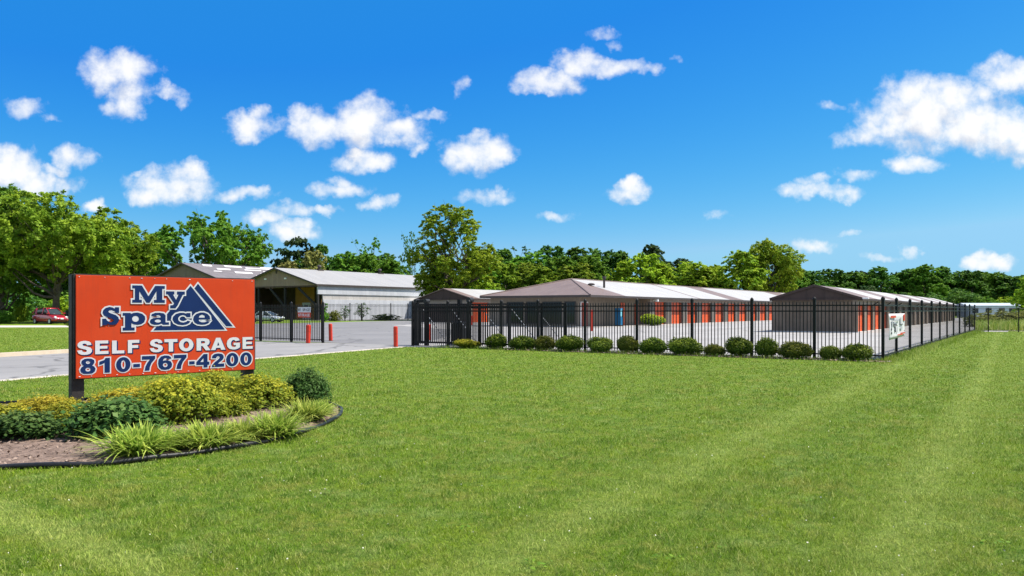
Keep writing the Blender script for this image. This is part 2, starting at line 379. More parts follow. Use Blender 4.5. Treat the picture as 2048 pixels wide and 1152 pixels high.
def pave_mat(name, c, c2, crack=True):
    m, nt, b = new_mat(name)
    geo = nn(nt, 'ShaderNodeNewGeometry'); p = geo.outputs['Position']
    n1 = nn(nt, 'ShaderNodeTexNoise', {'Vector': p, 'Scale': .18, 'Detail': 6, 'Roughness': .65}).outputs['Fac']
    n2 = nn(nt, 'ShaderNodeTexNoise', {'Vector': p, 'Scale': 26, 'Detail': 4, 'Roughness': .8}).outputs['Fac']
    rot = nn(nt, 'ShaderNodeVectorRotate', {'Vector': p, 'Angle': -YAW}, rotation_type='Z_AXIS').outputs[0]
    st = nn(nt, 'ShaderNodeVectorMath', {0: rot, 1: (.05, .6, 1)}, operation='MULTIPLY').outputs[0]
    n3 = nn(nt, 'ShaderNodeTexNoise', {'Vector': st, 'Scale': 1.0, 'Detail': 4}).outputs['Fac']
    x = mixc(nt, mrange(nt, n1, .35, .65), c, c2)
    x = mixc(nt, mrange(nt, n3, .5, .75, 0, .5), x, tuple(q * .72 for q in c))
    x = mixc(nt, mrange(nt, n2, .35, .75, .25, 0), x, tuple(q * .5 for q in c))
    br_ = nn(nt, 'ShaderNodeTexNoise', {'Vector': p, 'Scale': .9, 'Detail': 7, 'Roughness': .7}).outputs['Fac']
    x = mixc(nt, mrange(nt, br_, .56, .74, 0, .45), x, tuple(q * .6 for q in c))
    if crack:
        wv = nn(nt, 'ShaderNodeTexNoise', {'Vector': p, 'Scale': .8, 'Detail': 4}).outputs['Color']
        pp = nn(nt, 'ShaderNodeVectorMath', {0: wv, 1: (1.6, 1.6, 0), 2: p}, operation='MULTIPLY_ADD').outputs[0]
        vo = nn(nt, 'ShaderNodeTexVoronoi', {'Vector': pp, 'Scale': .16}, feature='DISTANCE_TO_EDGE').outputs['Distance']
        x = mixc(nt, mrange(nt, vo, .004, .012, .75, 0), x, tuple(q * .35 for q in c))
    nt.links.new(x, b.inputs['Base Color']); b.inputs['Roughness'].default_value = .85
    bp = nn(nt, 'ShaderNodeBump', {'Height': n2, 'Strength': .35, 'Distance': .01}); nt.links.new(bp.outputs[0], b.inputs['Normal'])
    return m
M['drive'] = pave_mat('drive_asphalt', (.205, .199, .199), (.26, .252, .25))
M['yard'] = pave_mat('yard_asphalt', (.285, .274, .268), (.355, .342, .335))
M['court'] = pave_mat('court_asphalt', (.150, .147, .152), (.200, .195, .198))
M['curb'] = mat('curb_concrete', (.40, .33, .245), (.47, .40, .31), 3, .9, .3, 60)
M['concrete'] = mat('pale_concrete', (.44, .385, .335), (.50, .45, .40), 1.5, .9, .3, 60)
M['black_metal'] = mat('black_metal', (.004, .004, .0045), (.009, .009, .010), 8, .5, spec=.22)
M['steel'] = mat('steel', (.55, .56, .58), (.42, .43, .45), 6, .4, metal=.6)
M['bollard'] = mat('bollard_red', (.52, .028, .012), (.64, .050, .020), 5, .5, .15, 25)
M['orange_door'] = mat('orange_door', (.64, .078, .010), (.70, .098, .016), 2, .5, 0, wave=('Z', .12), wdepth=.5, wdark=.12)
M['brown_door'] = mat('brown_door', (.060, .045, .038), (.08, .062, .052), 2, .6, 0, wave=('Z', .12), wdepth=.5, wdark=.12)
M['red_door'] = mat('red_door', (.42, .045, .018), (.48, .06, .02), 3, .5)
M['siding_taupe'] = mat('taupe_siding', (.215, .175, .135), (.26, .215, .17), 1.2, .7, .12, 30, wave=('B', .42), wdepth=.35, wdark=.25)
M['boards_brown'] = mat('weathered_boards', (.165, .122, .090), (.225, .176, .136), 1.6, .85, .3, 22, wave=('B', .30), wdepth=.6, wdark=.45, stain=.3)
M['gable_dark'] = mat('dark_brown_boards', (.044, .025, .021), (.060, .037, .031), 1.5, .6, .1, 30, wave=('Y', 1.2), wdepth=.5, wdark=.4)
M['trim_dark'] = mat('dark_trim', (.045, .034, .032), (.06, .048, .045), 2, .5)
M['pillar'] = mat('grey_pillar', (.105, .092, .080), (.14, .125, .11), 2, .7, .15)
M['header'] = mat('taupe_header', (.24, .20, .165), (.285, .245, .205), 1.4, .7, .1)
M['foundation'] = mat('foundation_block', (.42, .42, .43), (.5, .5, .5), 2, .9, .3)
M['roof_silver'] = mat('silver_roof', (.355, .345, .335), (.42, .41, .40), .5, .5, 0, metal=.1, wave=('X', .30), wdepth=.5, wdark=.18)
M['roof_brown'] = mat('brown_roof', (.150, .103, .088), (.190, .136, .116), .6, .5, .05, 20, wave=('X', .30), wdepth=.5, wdark=.25)
M['roof_brown_y'] = mat('brown_hip_roof', (.150, .103, .088), (.190, .136, .116), .6, .5, .05, 20, wave=('Y', .30), wdepth=.5, wdark=.25)
M['roof_grey'] = mat('grey_metal_roof', (.27, .265, .265), (.33, .325, .32), .35, .55, 0, wave=('X', .9), wdepth=.4, wdark=.18, stain=.2)
M['roof_charcoal'] = mat('charcoal_roof', (.13, .115, .12), (.18, .16, .165), .5, .6, .05, wave=('X', .5), wdepth=.5, wdark=.35, stain=.3)
M['roof_patch'] = mat('pale_patch', (.60, .58, .59), (.50, .48, .49), 1.5, .6)
M['barn_tan'] = mat('barn_tan_boards', (.26, .185, .145), (.30, .225, .175), .8, .75, .1, 20, wave=('Y', .6), wdepth=.5, wdark=.35)
M['barn_grey'] = mat('barn_grey_boards', (.20, .152, .125), (.245, .195, .160), .8, .75, .1, 20, wave=('Y', .6), wdepth=.5, wdark=.35)
M['barn_white'] = mat('barn_white_metal', (.44, .455, .50), (.50, .515, .555), .6, .5, 0, wave=('X', .9), wdepth=.35, wdark=.12, stain=.15)
M['barn_band'] = mat('barn_grey_band', (.42, .40, .385), (.47, .45, .43), .6, .6, 0, wave=('X', 1.6), wdepth=.3, wdark=.2)
M['shed_blue'] = mat('pale_blue_metal', (.36, .45, .53), (.42, .51, .58), 1, .5)
M['wood_orange'] = mat('orange_plywood', (.50, .235, .055), (.58, .29, .08), 1.2, .7, .1, wave=('Y', 1.2), wdark=.3)
M['wood_dark'] = mat('dark_wood', (.050, .033, .024), (.075, .050, .037), 1.5, .8, .2)
M['white_paint'] = mat('white_paint', (.78, .79, .80), (.72, .73, .74), 2, .5)
M['dark_glass'] = mat('dark_glass', (.012, .014, .017), None, 1, .06)
M['car_glass'] = mat('car_glass', (.035, .05, .06), None, 1, .04)
M['rubber'] = mat('rubber', (.014, .014, .015), (.022, .022, .022), 10, .8)
M['rim'] = mat('alloy', (.55, .56, .57), None, 1, .3, metal=.8)
M['car_red'] = mat('red_paint', (.36, .010, .030), (.40, .013, .036), 1, .25, coat=1, metal=.2)
M['car_silver'] = mat('silver_paint', (.58, .60, .62), (.62, .64, .66), 1, .25, coat=1, metal=.3)
M['car_dark'] = mat('dark_green_paint', (.02, .035, .035), None, 1, .25, coat=1)
M['lamp_glass'] = mat('lamp_glass', (.72, .74, .75), None, 1, .1)
M['sign_orange'] = mat('sign_orange', (.52, .042, .007), (.57, .052, .010), 1.1, .55, .03, 6, spec=.2, stain=.18)
_m = M['sign_orange']; _nt = _m.node_tree; _b = [n for n in _nt.nodes if n.type == 'BSDF_PRINCIPLED'][0]
_src = _b.inputs['Base Color'].links[0].from_socket
_tc = nn(_nt, 'ShaderNodeTexCoord').outputs['Object']
_st = nn(_nt, 'ShaderNodeVectorMath', {0: _tc, 1: (9, 9, .9)}, operation='MULTIPLY').outputs[0]
_n = nn(_nt, 'ShaderNodeTexNoise', {'Vector': _st, 'Scale': 1.6, 'Detail': 6, 'Roughness': .7}).outputs['Fac']
_c = mixc(_nt, mrange(_nt, _n, .50, .72, 0, .45), _src, (.36, .045, .018))
_n2 = nn(_nt, 'ShaderNodeTexNoise', {'Vector': _tc, 'Scale': .9, 'Detail': 3}).outputs['Fac']
_c = mixc(_nt, mrange(_nt, _n2, .45, .7, 0, .35), _c, (.60, .085, .030))
_nt.links.new(_c, _b.inputs['Base Color'])
M['sign_navy'] = mat('sign_navy', (.006, .022, .092), (.008, .028, .115), 3, .6, spec=.12)
M['sign_white'] = mat('sign_white', (.56, .57, .61), (.62, .63, .66), 3, .6, spec=.15)
M['sign_red'] = mat('sign_red', (.50, .04, .012), None, 1, .5)
M['sign_ink'] = mat('sign_ink', (.05, .05, .06), None, 1, .6)
M['sign_grey'] = mat('sign_grey_ink', (.34, .36, .40), None, 1, .6)
M['post_wood'] = mat('black_timber', (.014, .013, .012), (.034, .031, .029), 5, .65, .3, 30)
M['mulch'] = mat('mulch', (.085, .055, .041), (.27, .19, .15), 14, .95, 1.0, 45)
M['clover'] = mat('clover_head', (.62, .62, .54), (.50, .48, .36), 30, .8)
M['chip'] = mat('bark_chip', (.13, .082, .06), (.36, .27, .215), 2, .9, .2)
M['gravel'] = mat('bed_gravel', (.34, .30, .26), (.15, .12, .095), 9, .95, 1.0, 40)
M['plastic_black'] = mat('black_plastic', (.006, .006, .007), (.012, .012, .013), 6, .45, .2, 30)
M['bark'] = mat('bark', (.060, .048, .038), (.105, .085, .066), 3, .95, .6, 12)
M['blue_metal'] = mat('blue_enamel', (.012, .12, .27), (.016, .15, .32), 2, .35)
M['cyan_panel'] = mat('pale_cyan_panel', (.18, .52, .66), None, 2, .3)
M['tan_soil'] = mat('tan_soil', (.42, .36, .22), (.52, .46, .33), 1.2, .95, .6, 20)

L = {}
L['mid'] = leaf_mat('leaves_mid_green', (0.077, 0.192, 0.018), (0.155, 0.315, 0.031), (0.235, 0.394, 0.040))
L['olive'] = leaf_mat('leaves_olive_green', (0.111, 0.199, 0.016), (0.214, 0.323, 0.024), (0.344, 0.431, 0.037))
L['dark'] = leaf_mat('leaves_dark_green', (0.046, 0.130, 0.022), (0.102, 0.224, 0.031), (0.175, 0.310, 0.040))
L['pine'] = leaf_mat('needles_dark', (0.027, 0.064, 0.021), (0.055, 0.105, 0.031), (0.098, 0.146, 0.036))
L['yellow'] = leaf_mat('leaves_yellow_green', (0.210, 0.351, 0.022), (0.340, 0.471, 0.031), (0.505, 0.624, 0.047))
L['bright'] = leaf_mat('leaves_bright_green', (0.151, 0.260, 0.015), (0.268, 0.389, 0.024), (0.401, 0.469, 0.035))
L['tan'] = leaf_mat('leaves_tan_yellow', (0.208, 0.206, 0.055), (0.315, 0.306, 0.090), (0.417, 0.400, 0.128))
L['box'] = leaf_mat('clipped_leaves', (0.032, 0.082, 0.009), (0.076, 0.143, 0.014), (0.248, 0.300, 0.032))
L['box_light'] = leaf_mat('clipped_leaves_light', (.045, .080, .010), (.085, .120, .014), (.230, .225, .034))
L['gold'] = leaf_mat('gold_leaves', (0.228, 0.235, 0.018), (0.433, 0.370, 0.029), (0.573, 0.469, 0.053))
L['goldgreen'] = leaf_mat('gold_green_leaves', (0.101, 0.162, 0.016), (0.270, 0.297, 0.025), (0.513, 0.446, 0.040))
L['hydr'] = leaf_mat('blue_green_leaves', (0.040, 0.095, 0.020), (0.075, 0.154, 0.034), (0.172, 0.257, 0.068))
L['lily'] = leaf_mat('strap_leaves', (0.165, 0.276, 0.030), (0.287, 0.384, 0.057), (0.605, 0.651, 0.138))
L['weed'] = leaf_mat('weed_leaves', (0.117, 0.143, 0.022), (0.199, 0.215, 0.039), (0.269, 0.286, 0.066))

# ------------------------------------------------------------------ ground
BED = [(-6.0, 7.50), (-5.0, 7.62), (-4.03, 7.82), (-3.48, 8.27), (-2.93, 8.94), (-2.62, 9.77), (-2.46, 10.8), (-2.52, 11.8), (-2.78, 12.6),
       (-3.3, 13.15), (-4.3, 13.7), (-5.4, 13.85), (-6.8, 13.6), (-8.2, 12.9), (-9.3, 11.8), (-9.6, 10.2), (-8.9, 8.7), (-7.5, 7.75)]
def smooth_loop(p, k=6):
    q = []
    n = len(p)
    for i in range(n):
        a, b_, c_, d_ = (Vector(p[(i + j - 1) % n]) for j in range(4))
        for t in np.linspace(0, 1, k, endpoint=False):
            q.append(.5 * ((2 * b_) + (c_ - a) * t + (2 * a - 5 * b_ + 4 * c_ - d_) * t * t + (3 * b_ - a - 3 * c_ + d_) * t ** 3))
    return [(v.x, v.y) for v in q]
BEDS = smooth_loop(BED)
ground = MB(); N = 24
xs = np.array([-900, -400, -200, -100, -60, -30, -15, 0, 15, 30, 60, 100, 200, 400, 900.])
ys = np.array([-60, -20, 0, 10, 20, 40, 60, 100, 150, 220, 320, 500, 900, 1600.])
ground.v = [(x, y, 0) for y in ys for x in xs]
ground.f = [(j * len(xs) + i, j * len(xs) + i + 1, (j + 1) * len(xs) + i + 1, (j + 1) * len(xs) + i) for j in range(len(ys) - 1) for i in range(len(xs) - 1)]
o = ground.build('ground', M['lawn']); o['kind'] = 'structure'
# drive: straight band from the street (behind the camera, left) to the gate
DN = [(-14.6, 8.6), (-11.04, 17.25), (-8.05, 25.07), (-4.55, 33.2), (-2.9, 36.2)]
DF = [(-26.0, 0.5), (-16.75, 25.9), (-15.3, 30.3), (-14.6, 34.0), (-16.9, 41.5)]
sheet('driveway', [(-23.5, -15), (-33, -15)] + DF + [W(26.8, 24.5)[:2], W(26.8, 17)[:2]] + DN[::-1][1:], .006, M['drive'])
CT = [W(26.6, 17.2)[:2], W(26.6, 33)[:2], (-34, 84), (-29.2, 90), (-24.6, 99), (-20.5, 110.0), (-16, 120), W(120, 74)[:2], W(120, 30)[:2], W(34, 22)[:2]]
sheet('court_paving', CT, .010, M['court'])
sheet('yard_paving', [W(26.6, 4.15)[:2], W(26.6, 22.5)[:2], W(48, 36)[:2], W(62, 56)[:2], W(80, 58)[:2], W(80, 72)[:2], W(185, 72)[:2], W(185, 2)[:2], W(66.5, 2)[:2], W(66, 4.15)[:2]], .014, M['yard'])
# kerbs
def kerb(name, line, w, h, m_):
    mb = MB(); pts = [Vector((p[0], p[1], 0)) for p in line]
    ring = []
    for i, p in enumerate(pts):
        t = (pts[min(i + 1, len(pts) - 1)] - pts[max(i - 1, 0)]).normalized(); n = Vector((t.y, -t.x, 0))
        ring.append([p - n * w / 2, p + n * w / 2, p + n * w * .42 + Vector((0, 0, h)), p - n * w * .42 + Vector((0, 0, h))])
    v = [q for r in ring for q in r]; f = []
    for i in range(len(ring) - 1):
        for k in range(4): f.append((i * 4 + k, i * 4 + (k + 1) % 4, (i + 1) * 4 + (k + 1) % 4, (i + 1) * 4 + k))
    f += [(3, 2, 1, 0), tuple(4 * (len(ring) - 1) + k for k in range(4))]
    mb.add(v, f); o = mb.build(name, m_); o['kind'] = 'structure'
kerb('kerb', [(-26.1, 0.5), (-16.85, 25.9), (-15.4, 30.3), (-14.75, 34.0), (-15.6, 37.6)], .34, .13, M['curb'])
kerb('kerb_strip', DN[:4], .16, .02, M['concrete'])
# strip of pale paving in front of the red car
sheet('path', [(-90, 72), (-90, 78), G(95, 651)[:2], G(133, 651.2)[:2], G(140, 654.6)[:2], G(0, 654.8)[:2]], .008, M['concrete'])
# planting strip along the front fence
PS = [W(25.55 + .1 * math.sin(i * 1.7) + (.25 if i == 0 else 0), 3.7 + i * .62)[:2] for i in range(22)]
sheet('planting_strip', PS + [W(26.38, 17.0)[:2], W(26.38, 3.7)[:2]], .012, M['gravel'])
sheet('sidewalk', [W(61.9, 32.5)[:2], W(61.9, 46.5)[:2], W(63.6, 46.5)[:2], W(63.6, 32.5)[:2]], .05, M['foundation'])
sheet('added_bounce_sheet', [W(84, 86)[:2], W(132, 86)[:2], W(132, 97)[:2], W(84, 97)[:2]], .009, M['court'])  # added grey ground sheet: keeps green lawn bounce off the barn siding
# worn grass and pale soil past the mown lawn, right
sheet('gravel_patch', [D(1992, 60)[:2], D(2120, 56)[:2], D(2140, 74)[:2], D(2040, 80)[:2], D(2010, 70)[:2]], .008, M['tan_soil'])

# ------------------------------------------------------------------ buildings
def roof_panel(name, x0, x1, Wd, e, r, m_, par, hip0=0, t=.10):
    """both slopes of one stretch of gable roof, as solid sheets; y from 0 to Wd"""
    mb = MB(); g = .003
    for s in (0, 1):
        ye, yr = (0, Wd / 2) if s == 0 else (Wd, Wd / 2)
        mb.prism([(x0 + g, ye, e), (x1 - g, ye, e), (x1 - g, yr, r), (x0 + hip0 + g, yr, r)], (0, 0, -t))
    return mb.build(name, m_, par)
def door_row(par, xs_, w, h, y, m_, recess=.22, start_pillar=True):
    for x in xs_:
        MB().box(x, x + w, y + recess, y + recess + .05, .02, h).build('roll_up_door', m_, par)
def storage(name, label, loc, Wd, Ln, e, r, bands, ov, wall_m, gable_m, doors, dh):
    t = thing(name, label, 'storage building', loc, YAW)
    return t

# middle building with the hip roof (office at its near end)
b1 = thing('storage_building', 'long taupe storage building with brown hip roof end and row of orange roll-up doors', 'storage building', (6.97, 71.2, 0), YAW)
B1W, B1L, B1E, B1R, ov = 12.1, 100, 2.92, 4.69, .55
mb = MB()
OX, OY = 1.0, 1.7
mb.box(OX, 14.3, OY, B1W - ov, 0, B1E - .165)                      # office block
mb.box(14.3, B1L - .3, ov + .32, B1W - ov, 0, B1E - .12)          # long block behind the doors
mb.build('wall', M['siding_taupe'], b1)
hd = MB().box(14.32, B1L - .3, ov, ov + .319, 2.42, B1E - .125).build('door_header', M['header'], b1)
x = 15.4; xs_ = []
while x < B1L - 4: xs_.append(x); x += 4.75
px_ = 14.31
for x in xs_ + [B1L - .4]:
    MB().box(px_, x, ov + .003, ov + .318, 0, 2.419).build('pillar', M['pillar'], b1); px_ = x + 3.1
door_row(b1, xs_, 3.1, 2.42, ov, M['orange_door'])
# roof
MB().prism([(0, 0, B1E), (7.3, B1W / 2, B1R), (0, B1W, B1E)], (0, 0, -.1)).build('hip_roof_panel', M['roof_brown_y'], b1)
mb = MB()
mb.prism([(.01, 0, B1E), (7.297, 0, B1E), (7.297, B1W / 2, B1R)], (0, 0, -.1)); mb.prism([(.01, B1W, B1E), (7.297, B1W, B1E), (7.297, B1W / 2, B1R)], (0, 0, -.1))
mb.build('roof_panel', M['roof_brown'], b1)
for a, c, k in ((7.3, 27.0, 's'), (27.0, 27.7, 'b'), (27.7, 38.3, 's'), (38.3, 44.1, 'b'), (44.1, 74.5, 's'), (74.5, 84, 'b'), (84, B1L, 's')):
    roof_panel('roof_panel', a, c, B1W, B1E, B1R, M['roof_silver' if k == 's' else 'roof_brown'], b1)
fa = MB(); fa.box(-.03, -.002, -.03, B1W + .03, B1E - .2, B1E - .005); fa.box(-.03, B1L, -.03, -.002, B1E - .2, B1E - .005); fa.box(-.03, B1L, B1W + .002, B1W + .03, B1E - .2, B1E - .005)
fa.build('fascia', M['trim_dark'], b1)
cap = MB()
for p, q in (((0, 0, B1E), (7.3, B1W / 2, B1R)), ((0, B1W, B1E), (7.3, B1W / 2, B1R)), ((7.3, B1W / 2, B1R), (B1L, B1W / 2, B1R))):
    cap.tube([Vector(p) + Vector((0, 0, .01)), Vector(q) + Vector((0, 0, .01))], .07, 6)
cap.build('ridge_cap', M['roof_brown'], b1)
so = MB().box(.0, 14.3, .0, B1W, B1E - .16, B1E - .125); so.box(14.31, B1L, 0, ov - .003, B1E - .16, B1E - .125); so.build('soffit', M['header'], b1)
vp = MB().tube([(8.6, 3.0, 3.7), (8.6, 3.0, 4.75)], .11, 10); vp.tube([(8.6, 3, 4.72), (8.6, 3, 4.95)], [.2, .18], 10); vp.build('vent_pipe', M['trim_dark'], b1)
MB().lathe([(.34, 0), (.34, .12), (.2, .2), (.01, .22)], 12, (7.0, 3.6, 4.02)).build('roof_vent', M['trim_dark'], b1)
def wind(y0, y1, z0, z1, par, xw):
    f = MB(); f.box(xw - .06, xw - .004, y0, y1, z0, z0 + .07); f.box(xw - .06, xw - .004, y0, y1, z1 - .07, z1)
    f.box(xw - .06, xw - .004, y0, y0 + .07, z0 + .07, z1 - .07); f.box(xw - .06, xw - .004, y1 - .07, y1, z0 + .07, z1 - .07)
    w = f.build('window', M['trim_dark'], par)
    MB().box(xw - .03, xw - .005, y0 + .07, y1 - .07, z0 + .07, z1 - .07).build('pane', M['dark_glass'], w)
for y0, y1 in ((2.0, 3.2), (3.5, 5.6), (5.9, 7.4), (7.7, 9.6)): wind(y0, y1, .25, 2.35, b1, OX)  # row widened: the dark glass also stands in for shade on the front
d = MB().box(1.35, 2.5, OY - .05, OY - .003, .05, 2.25).build('office_door', M['red_door'], b1)
f = MB(); f.box(1.24, 1.345, OY - .08, OY - .002, .0, 2.33); f.box(2.505, 2.65, OY - .08, OY - .002, 0, 2.33); f.box(1.345, 2.505, OY - .08, OY - .002, 2.255, 2.33); f.build('door_frame', M['white_paint'], b1)
MB().box(9.6, 10.5, OY - .05, OY - .003, .05, 2.3).build('orange_door', M['orange_door'], b1)
MB().box(13.0, 13.9, OY - .05, OY - .003, .05, 2.2).build('orange_door', M['orange_door'], b1)
fl = MB().box(15.0, 15.3, .0, .25, 2.45, 2.75); fl.box(15.05, 15.25, .25, .545, 2.55, 2.65); fl.build('floodlight', M['white_paint'], b1, bevel=.03)
MB().box(14.4, B1L - .3, ov - .12, ov - .002, 0, .05).build('footing', M['foundation'], b1)

# right building (gable end towards the camera)
b2 = thing('storage_building', 'brown storage building with dark gable end and weathered boards behind the fence corner', 'storage building', (23.6, 54, 0), YAW)
B2W, B2L, B2E, B2R = 6.1, 74, 2.36, 3.3
o2 = .30
mb = MB(); mb.box(o2, 2.0, o2 - .02, B2W - o2, 0, B2E - .1); mb.box(2.0, B2L - .3, o2 + .32, B2W - o2, 0, B2E - .1)
w2 = MB().box(o2, B2L - .3, o2 + .32, B2W - o2 + .25, 0, B2E - .12)
w2.build('wall', M['boards_brown'], b2)
ds = [.55 + i * 3.35 for i in range(22)]
MB().box(o2 + .002, B2L - .3, o2, o2 + .319, 1.86, B2E - .13).build('door_header', M['header'], b2)
px_ = o2 + .003
for x in ds + [B2L - .4]:
    MB().box(px_, x, o2 + .003, o2 + .318, .0, 1.859).build('pillar', M['boards_brown'], b2); px_ = x + 2.3
door_row(b2, ds[:4], 2.3, 1.86, o2, M['orange_door'], .16); door_row(b2, ds[4:], 2.3, 1.86, o2, M['brown_door'], .16)
MB().prism([(.06, .02, B2E - .02), (.06, B2W - .02, B2E - .02), (.06, B2W / 2, B2R - .06)], (.2, 0, 0)).build('gable', M['gable_dark'], b2)
fa = MB(); fa.box(-.02, .058, -.04, B2W + .04, B2E - .13, B2E - .021)
fa.box(.06, B2L, -.035, -.003, B2E - .15, B2E - .012); fa.box(.06, B2L, B2W + .003, B2W + .035, B2E - .15, B2E - .012)
fa.build('fascia', M['gable_dark'], b2)
xx = 0; i = 0
for wd in (6.4, 6.8, 6, 12, 8, 8, 7, 7, 6, 6.8):
    x1 = min(xx + wd, B2L); roof_panel('roof_panel', xx if xx else -.04, x1, B2W, B2E, B2R, M['roof_brown' if i % 2 == 0 else 'roof_silver'], b2, t=.07); xx = x1; i += 1
rk = MB(); rk.bar((-.05, -.03, B2E - .03), (-.05, B2W / 2, B2R - .03), .03, .16); rk.bar((-.05, B2W + .03, B2E - .03), (-.05, B2W / 2, B2R - .03), .03, .16); rk.build('rake_trim', M['gable_dark'], b2)
fl = MB().box(-.02, .34, -.42, -.05, B2E - .06, B2E + .03); fl.build('floodlight', M['white_paint'], b2, bevel=.02)
for k in range(9): MB().bar((6.5 + 6 * k, o2 - .01, 1.95), (6.5 + 6 * k, -.02, B2E - .2), .08, .08).build('eave_bracket', M['trim_dark'], b2)
MB().box(.15, B2L - .3, o2 - .05, B2W - .1, 0, .06).build('footing', M['foundation'], b2)

# small left building
b0 = thing('storage_building', 'small dark gabled storage building with one wide orange door behind the open slide gate', 'storage building', (-5.0, 101, 0), YAW)
B0W, B0L, B0E, B0R = 9.36, 60, 3.07, 4.4
MB().box(.3, B0L - .3, .7, B0W - .3, 0, B0E - .1).build('wall', M['gable_dark'], b0)
MB().box(.26, .298, .4, B0W - .3, B0E - .75, B0E - .13).build('wall_band', M['header'], b0)
s = MB(); s.box(.3, .55, .38, .698, 0, 2.55); s.box(4.1, B0L - .3, .38, .698, 0, 2.55); s.build('side_wall', M['siding_taupe'], b0)
MB().box(.3, B0L - .3, .38, .698, 2.552, B0E - .13).build('door_header', M['header'], b0)
MB().box(.55, 4.1, .55, .6, .02, 2.55).build('roll_up_door', M['orange_door'], b0)
MB().prism([(.1, .02, B0E - .02), (.1, B0W - .02, B0E - .02), (.1, B0W / 2, B0R - .06)], (.2, 0, 0)).build('gable', M['gable_dark'], b0)
roof_panel('roof_panel', -.05, 1.6, B0W, B0E, B0R, M['roof_brown'], b0); roof_panel('roof_panel', 1.6, B0L, B0W, B0E, B0R, M['roof_silver'], b0)
fa = MB(); fa.box(-.03, .09, -.04, B0W + .04, B0E - .18, B0E - .022); fa.box(.092, B0L, -.04, -.003, B0E - .18, B0E - .012); fa.build('fascia', M['gable_dark'], b0)

# open barn beyond the court
bb = thing('barn', 'white metal sided barn with grey roof and open timber porch under a tan gable', 'barn', (-30.9, 128, 0), YAW)
BW, BL, BE, BR = 20.2, 38, 5.76, 8.66
roof_panel('roof', -.5, BL, BW + .0, BE, BR, M['roof_grey'], bb, t=.16)
MB().prism([(0, .25, BE - .18), (0, BW - .25, BE - .18), (0, BW / 2, BR - .2)], (.2, 0, 0)).build('gable', M['barn_tan'], bb)
MB().box(-.03, .23, .25, BW - .25, BE - .42, BE - .19).build('porch_beam', M['wood_dark'], bb)
MB().box(0, BL - .2, .22, .45, 4.15, BE - .18).build('upper_siding', M['barn_white'], bb)
MB().box(1.2, BL - .2, .36, .55, 3.3, 4.148).build('siding_band', M['barn_band'], bb)
MB().box(1.2, BL - .2, .25, .5, 0, 3.298).build('lower_siding', M['barn_white'], bb)
MB().box(BL - .2, BL, .3, BW - .3, 0, BE - .2).build('rear_wall', M['barn_white'], bb)
MB().box(.5, BL - .2, BW - .5, BW - .3, 0, BE - .2).build('far_wall', M['wood_dark'], bb)
for y0, y1 in ((.56, 8.6), (13.4, BW - .51)): MB().box(7.0, 7.25, y0, y1, 0, BE - .2).build('porch_wall', M['wood_dark'], bb)
MB().box(6.98, 7.2, 8.605, 13.395, 0, BE - .2).build('plywood_wall', M['wood_orange'], bb)
MB().box(1.2, 6.98, .56, .75, 0, 3.3).build('plywood_side', M['wood_orange'], bb)
dd = MB().box(6.9, 6.975, 9.6, 11.6, .05, 2.9).build('door', M['white_paint'], bb)
MB().box(6.86, 6.898, 10.2, 10.9, 1.7, 2.5).build('door_pane', M['dark_glass'], dd)
for y in (.28, 8.0, 14.6, BW - .6): MB().box(.02, .32, y, y + .3, 0, BE - .43).build('post', M['rubber'], bb)
for y, dy in ((.6, 4.4), (8.3, 3.6), (14.9, 3.6)): MB().bar((.17, y, 2.2), (.17, y + dy, BE - .5), .2, .35).build('brace', M['rubber'], bb)
ea = MB().box(-.5, BL, -.06, -.003, BE - .32, BE - .02); ea.build('gutter', M['trim_dark'], bb)
rk = MB(); rk.bar((-.54, -.03, BE - .1), (-.54, BW / 2, BR - .1), .06, .24); rk.bar((-.54, BW + .03, BE - .1), (-.54, BW / 2, BR - .1), .06, .24); rk.build('rake_trim', M['trim_dark'], bb)
for x in (9.5, 25.0):
    v = MB().box(x - .6, x + .6, BW / 2 - .5, BW / 2 + .5, BR - .2, BR + .12); v.lathe([(.22, .1), (.26, .45), (.42, .6), (.34, .8), (.05, .95)], 12, (x, BW / 2, BR)); v.build('roof_ventilator', M['trim_dark'], bb)
for y in (7.6, 12.6): MB().box(-.12, -.002, y, y + .5, 6.7, 6.95).build('floodlight', M['white_paint'], bb)
MB().box(-.06, -.004, BW / 2 - .2, BW / 2 + .2, 7.7, 8.25).build('gable_vent', M['trim_dark'], bb)
MB().box(22.5, 26.0, -1.7, .21, 0, 3.2).build('lean_to', M['shed_blue'], bb)
MB().box(22.3, 26.2, -1.9, .2, 3.205, 3.3).build('lean_to_roof', M['white_paint'], bb)

# second barn, behind the sign
bc = thing('barn', 'grey boarded barn with patched charcoal roof rising behind the top of the orange sign', 'barn', (-51.4, 143.1, 0), YAW)
CW_, CL, CE, CR = 25, 21, 6.8, 10.5
MB().box(.3, CL - .3, .3, CW_ - .3, 0, CE - .2).build('wall', M['barn_grey'], bc)
MB().prism([(.25, .2, CE - .2), (.25, CW_ - .2, CE - .2), (.25, CW_ / 2, CR - .2)], (.2, 0, 0)).build('gable', M['barn_grey'], bc)
roof_panel('roof', -.3, CL, CW_, CE, CR, M['roof_charcoal'], bc, t=.15)
rk = MB(); rk.bar((-.34, -.03, CE - .08), (-.34, CW_ / 2, CR - .08), .06, .24); rk.bar((-.34, CW_ + .03, CE - .08), (-.34, CW_ / 2, CR - .08), .06, .24); rk.build('rake_trim', M['trim_dark'], bc)
rng = random.Random(4)
sl = (CR - CE) / (CW_ / 2)
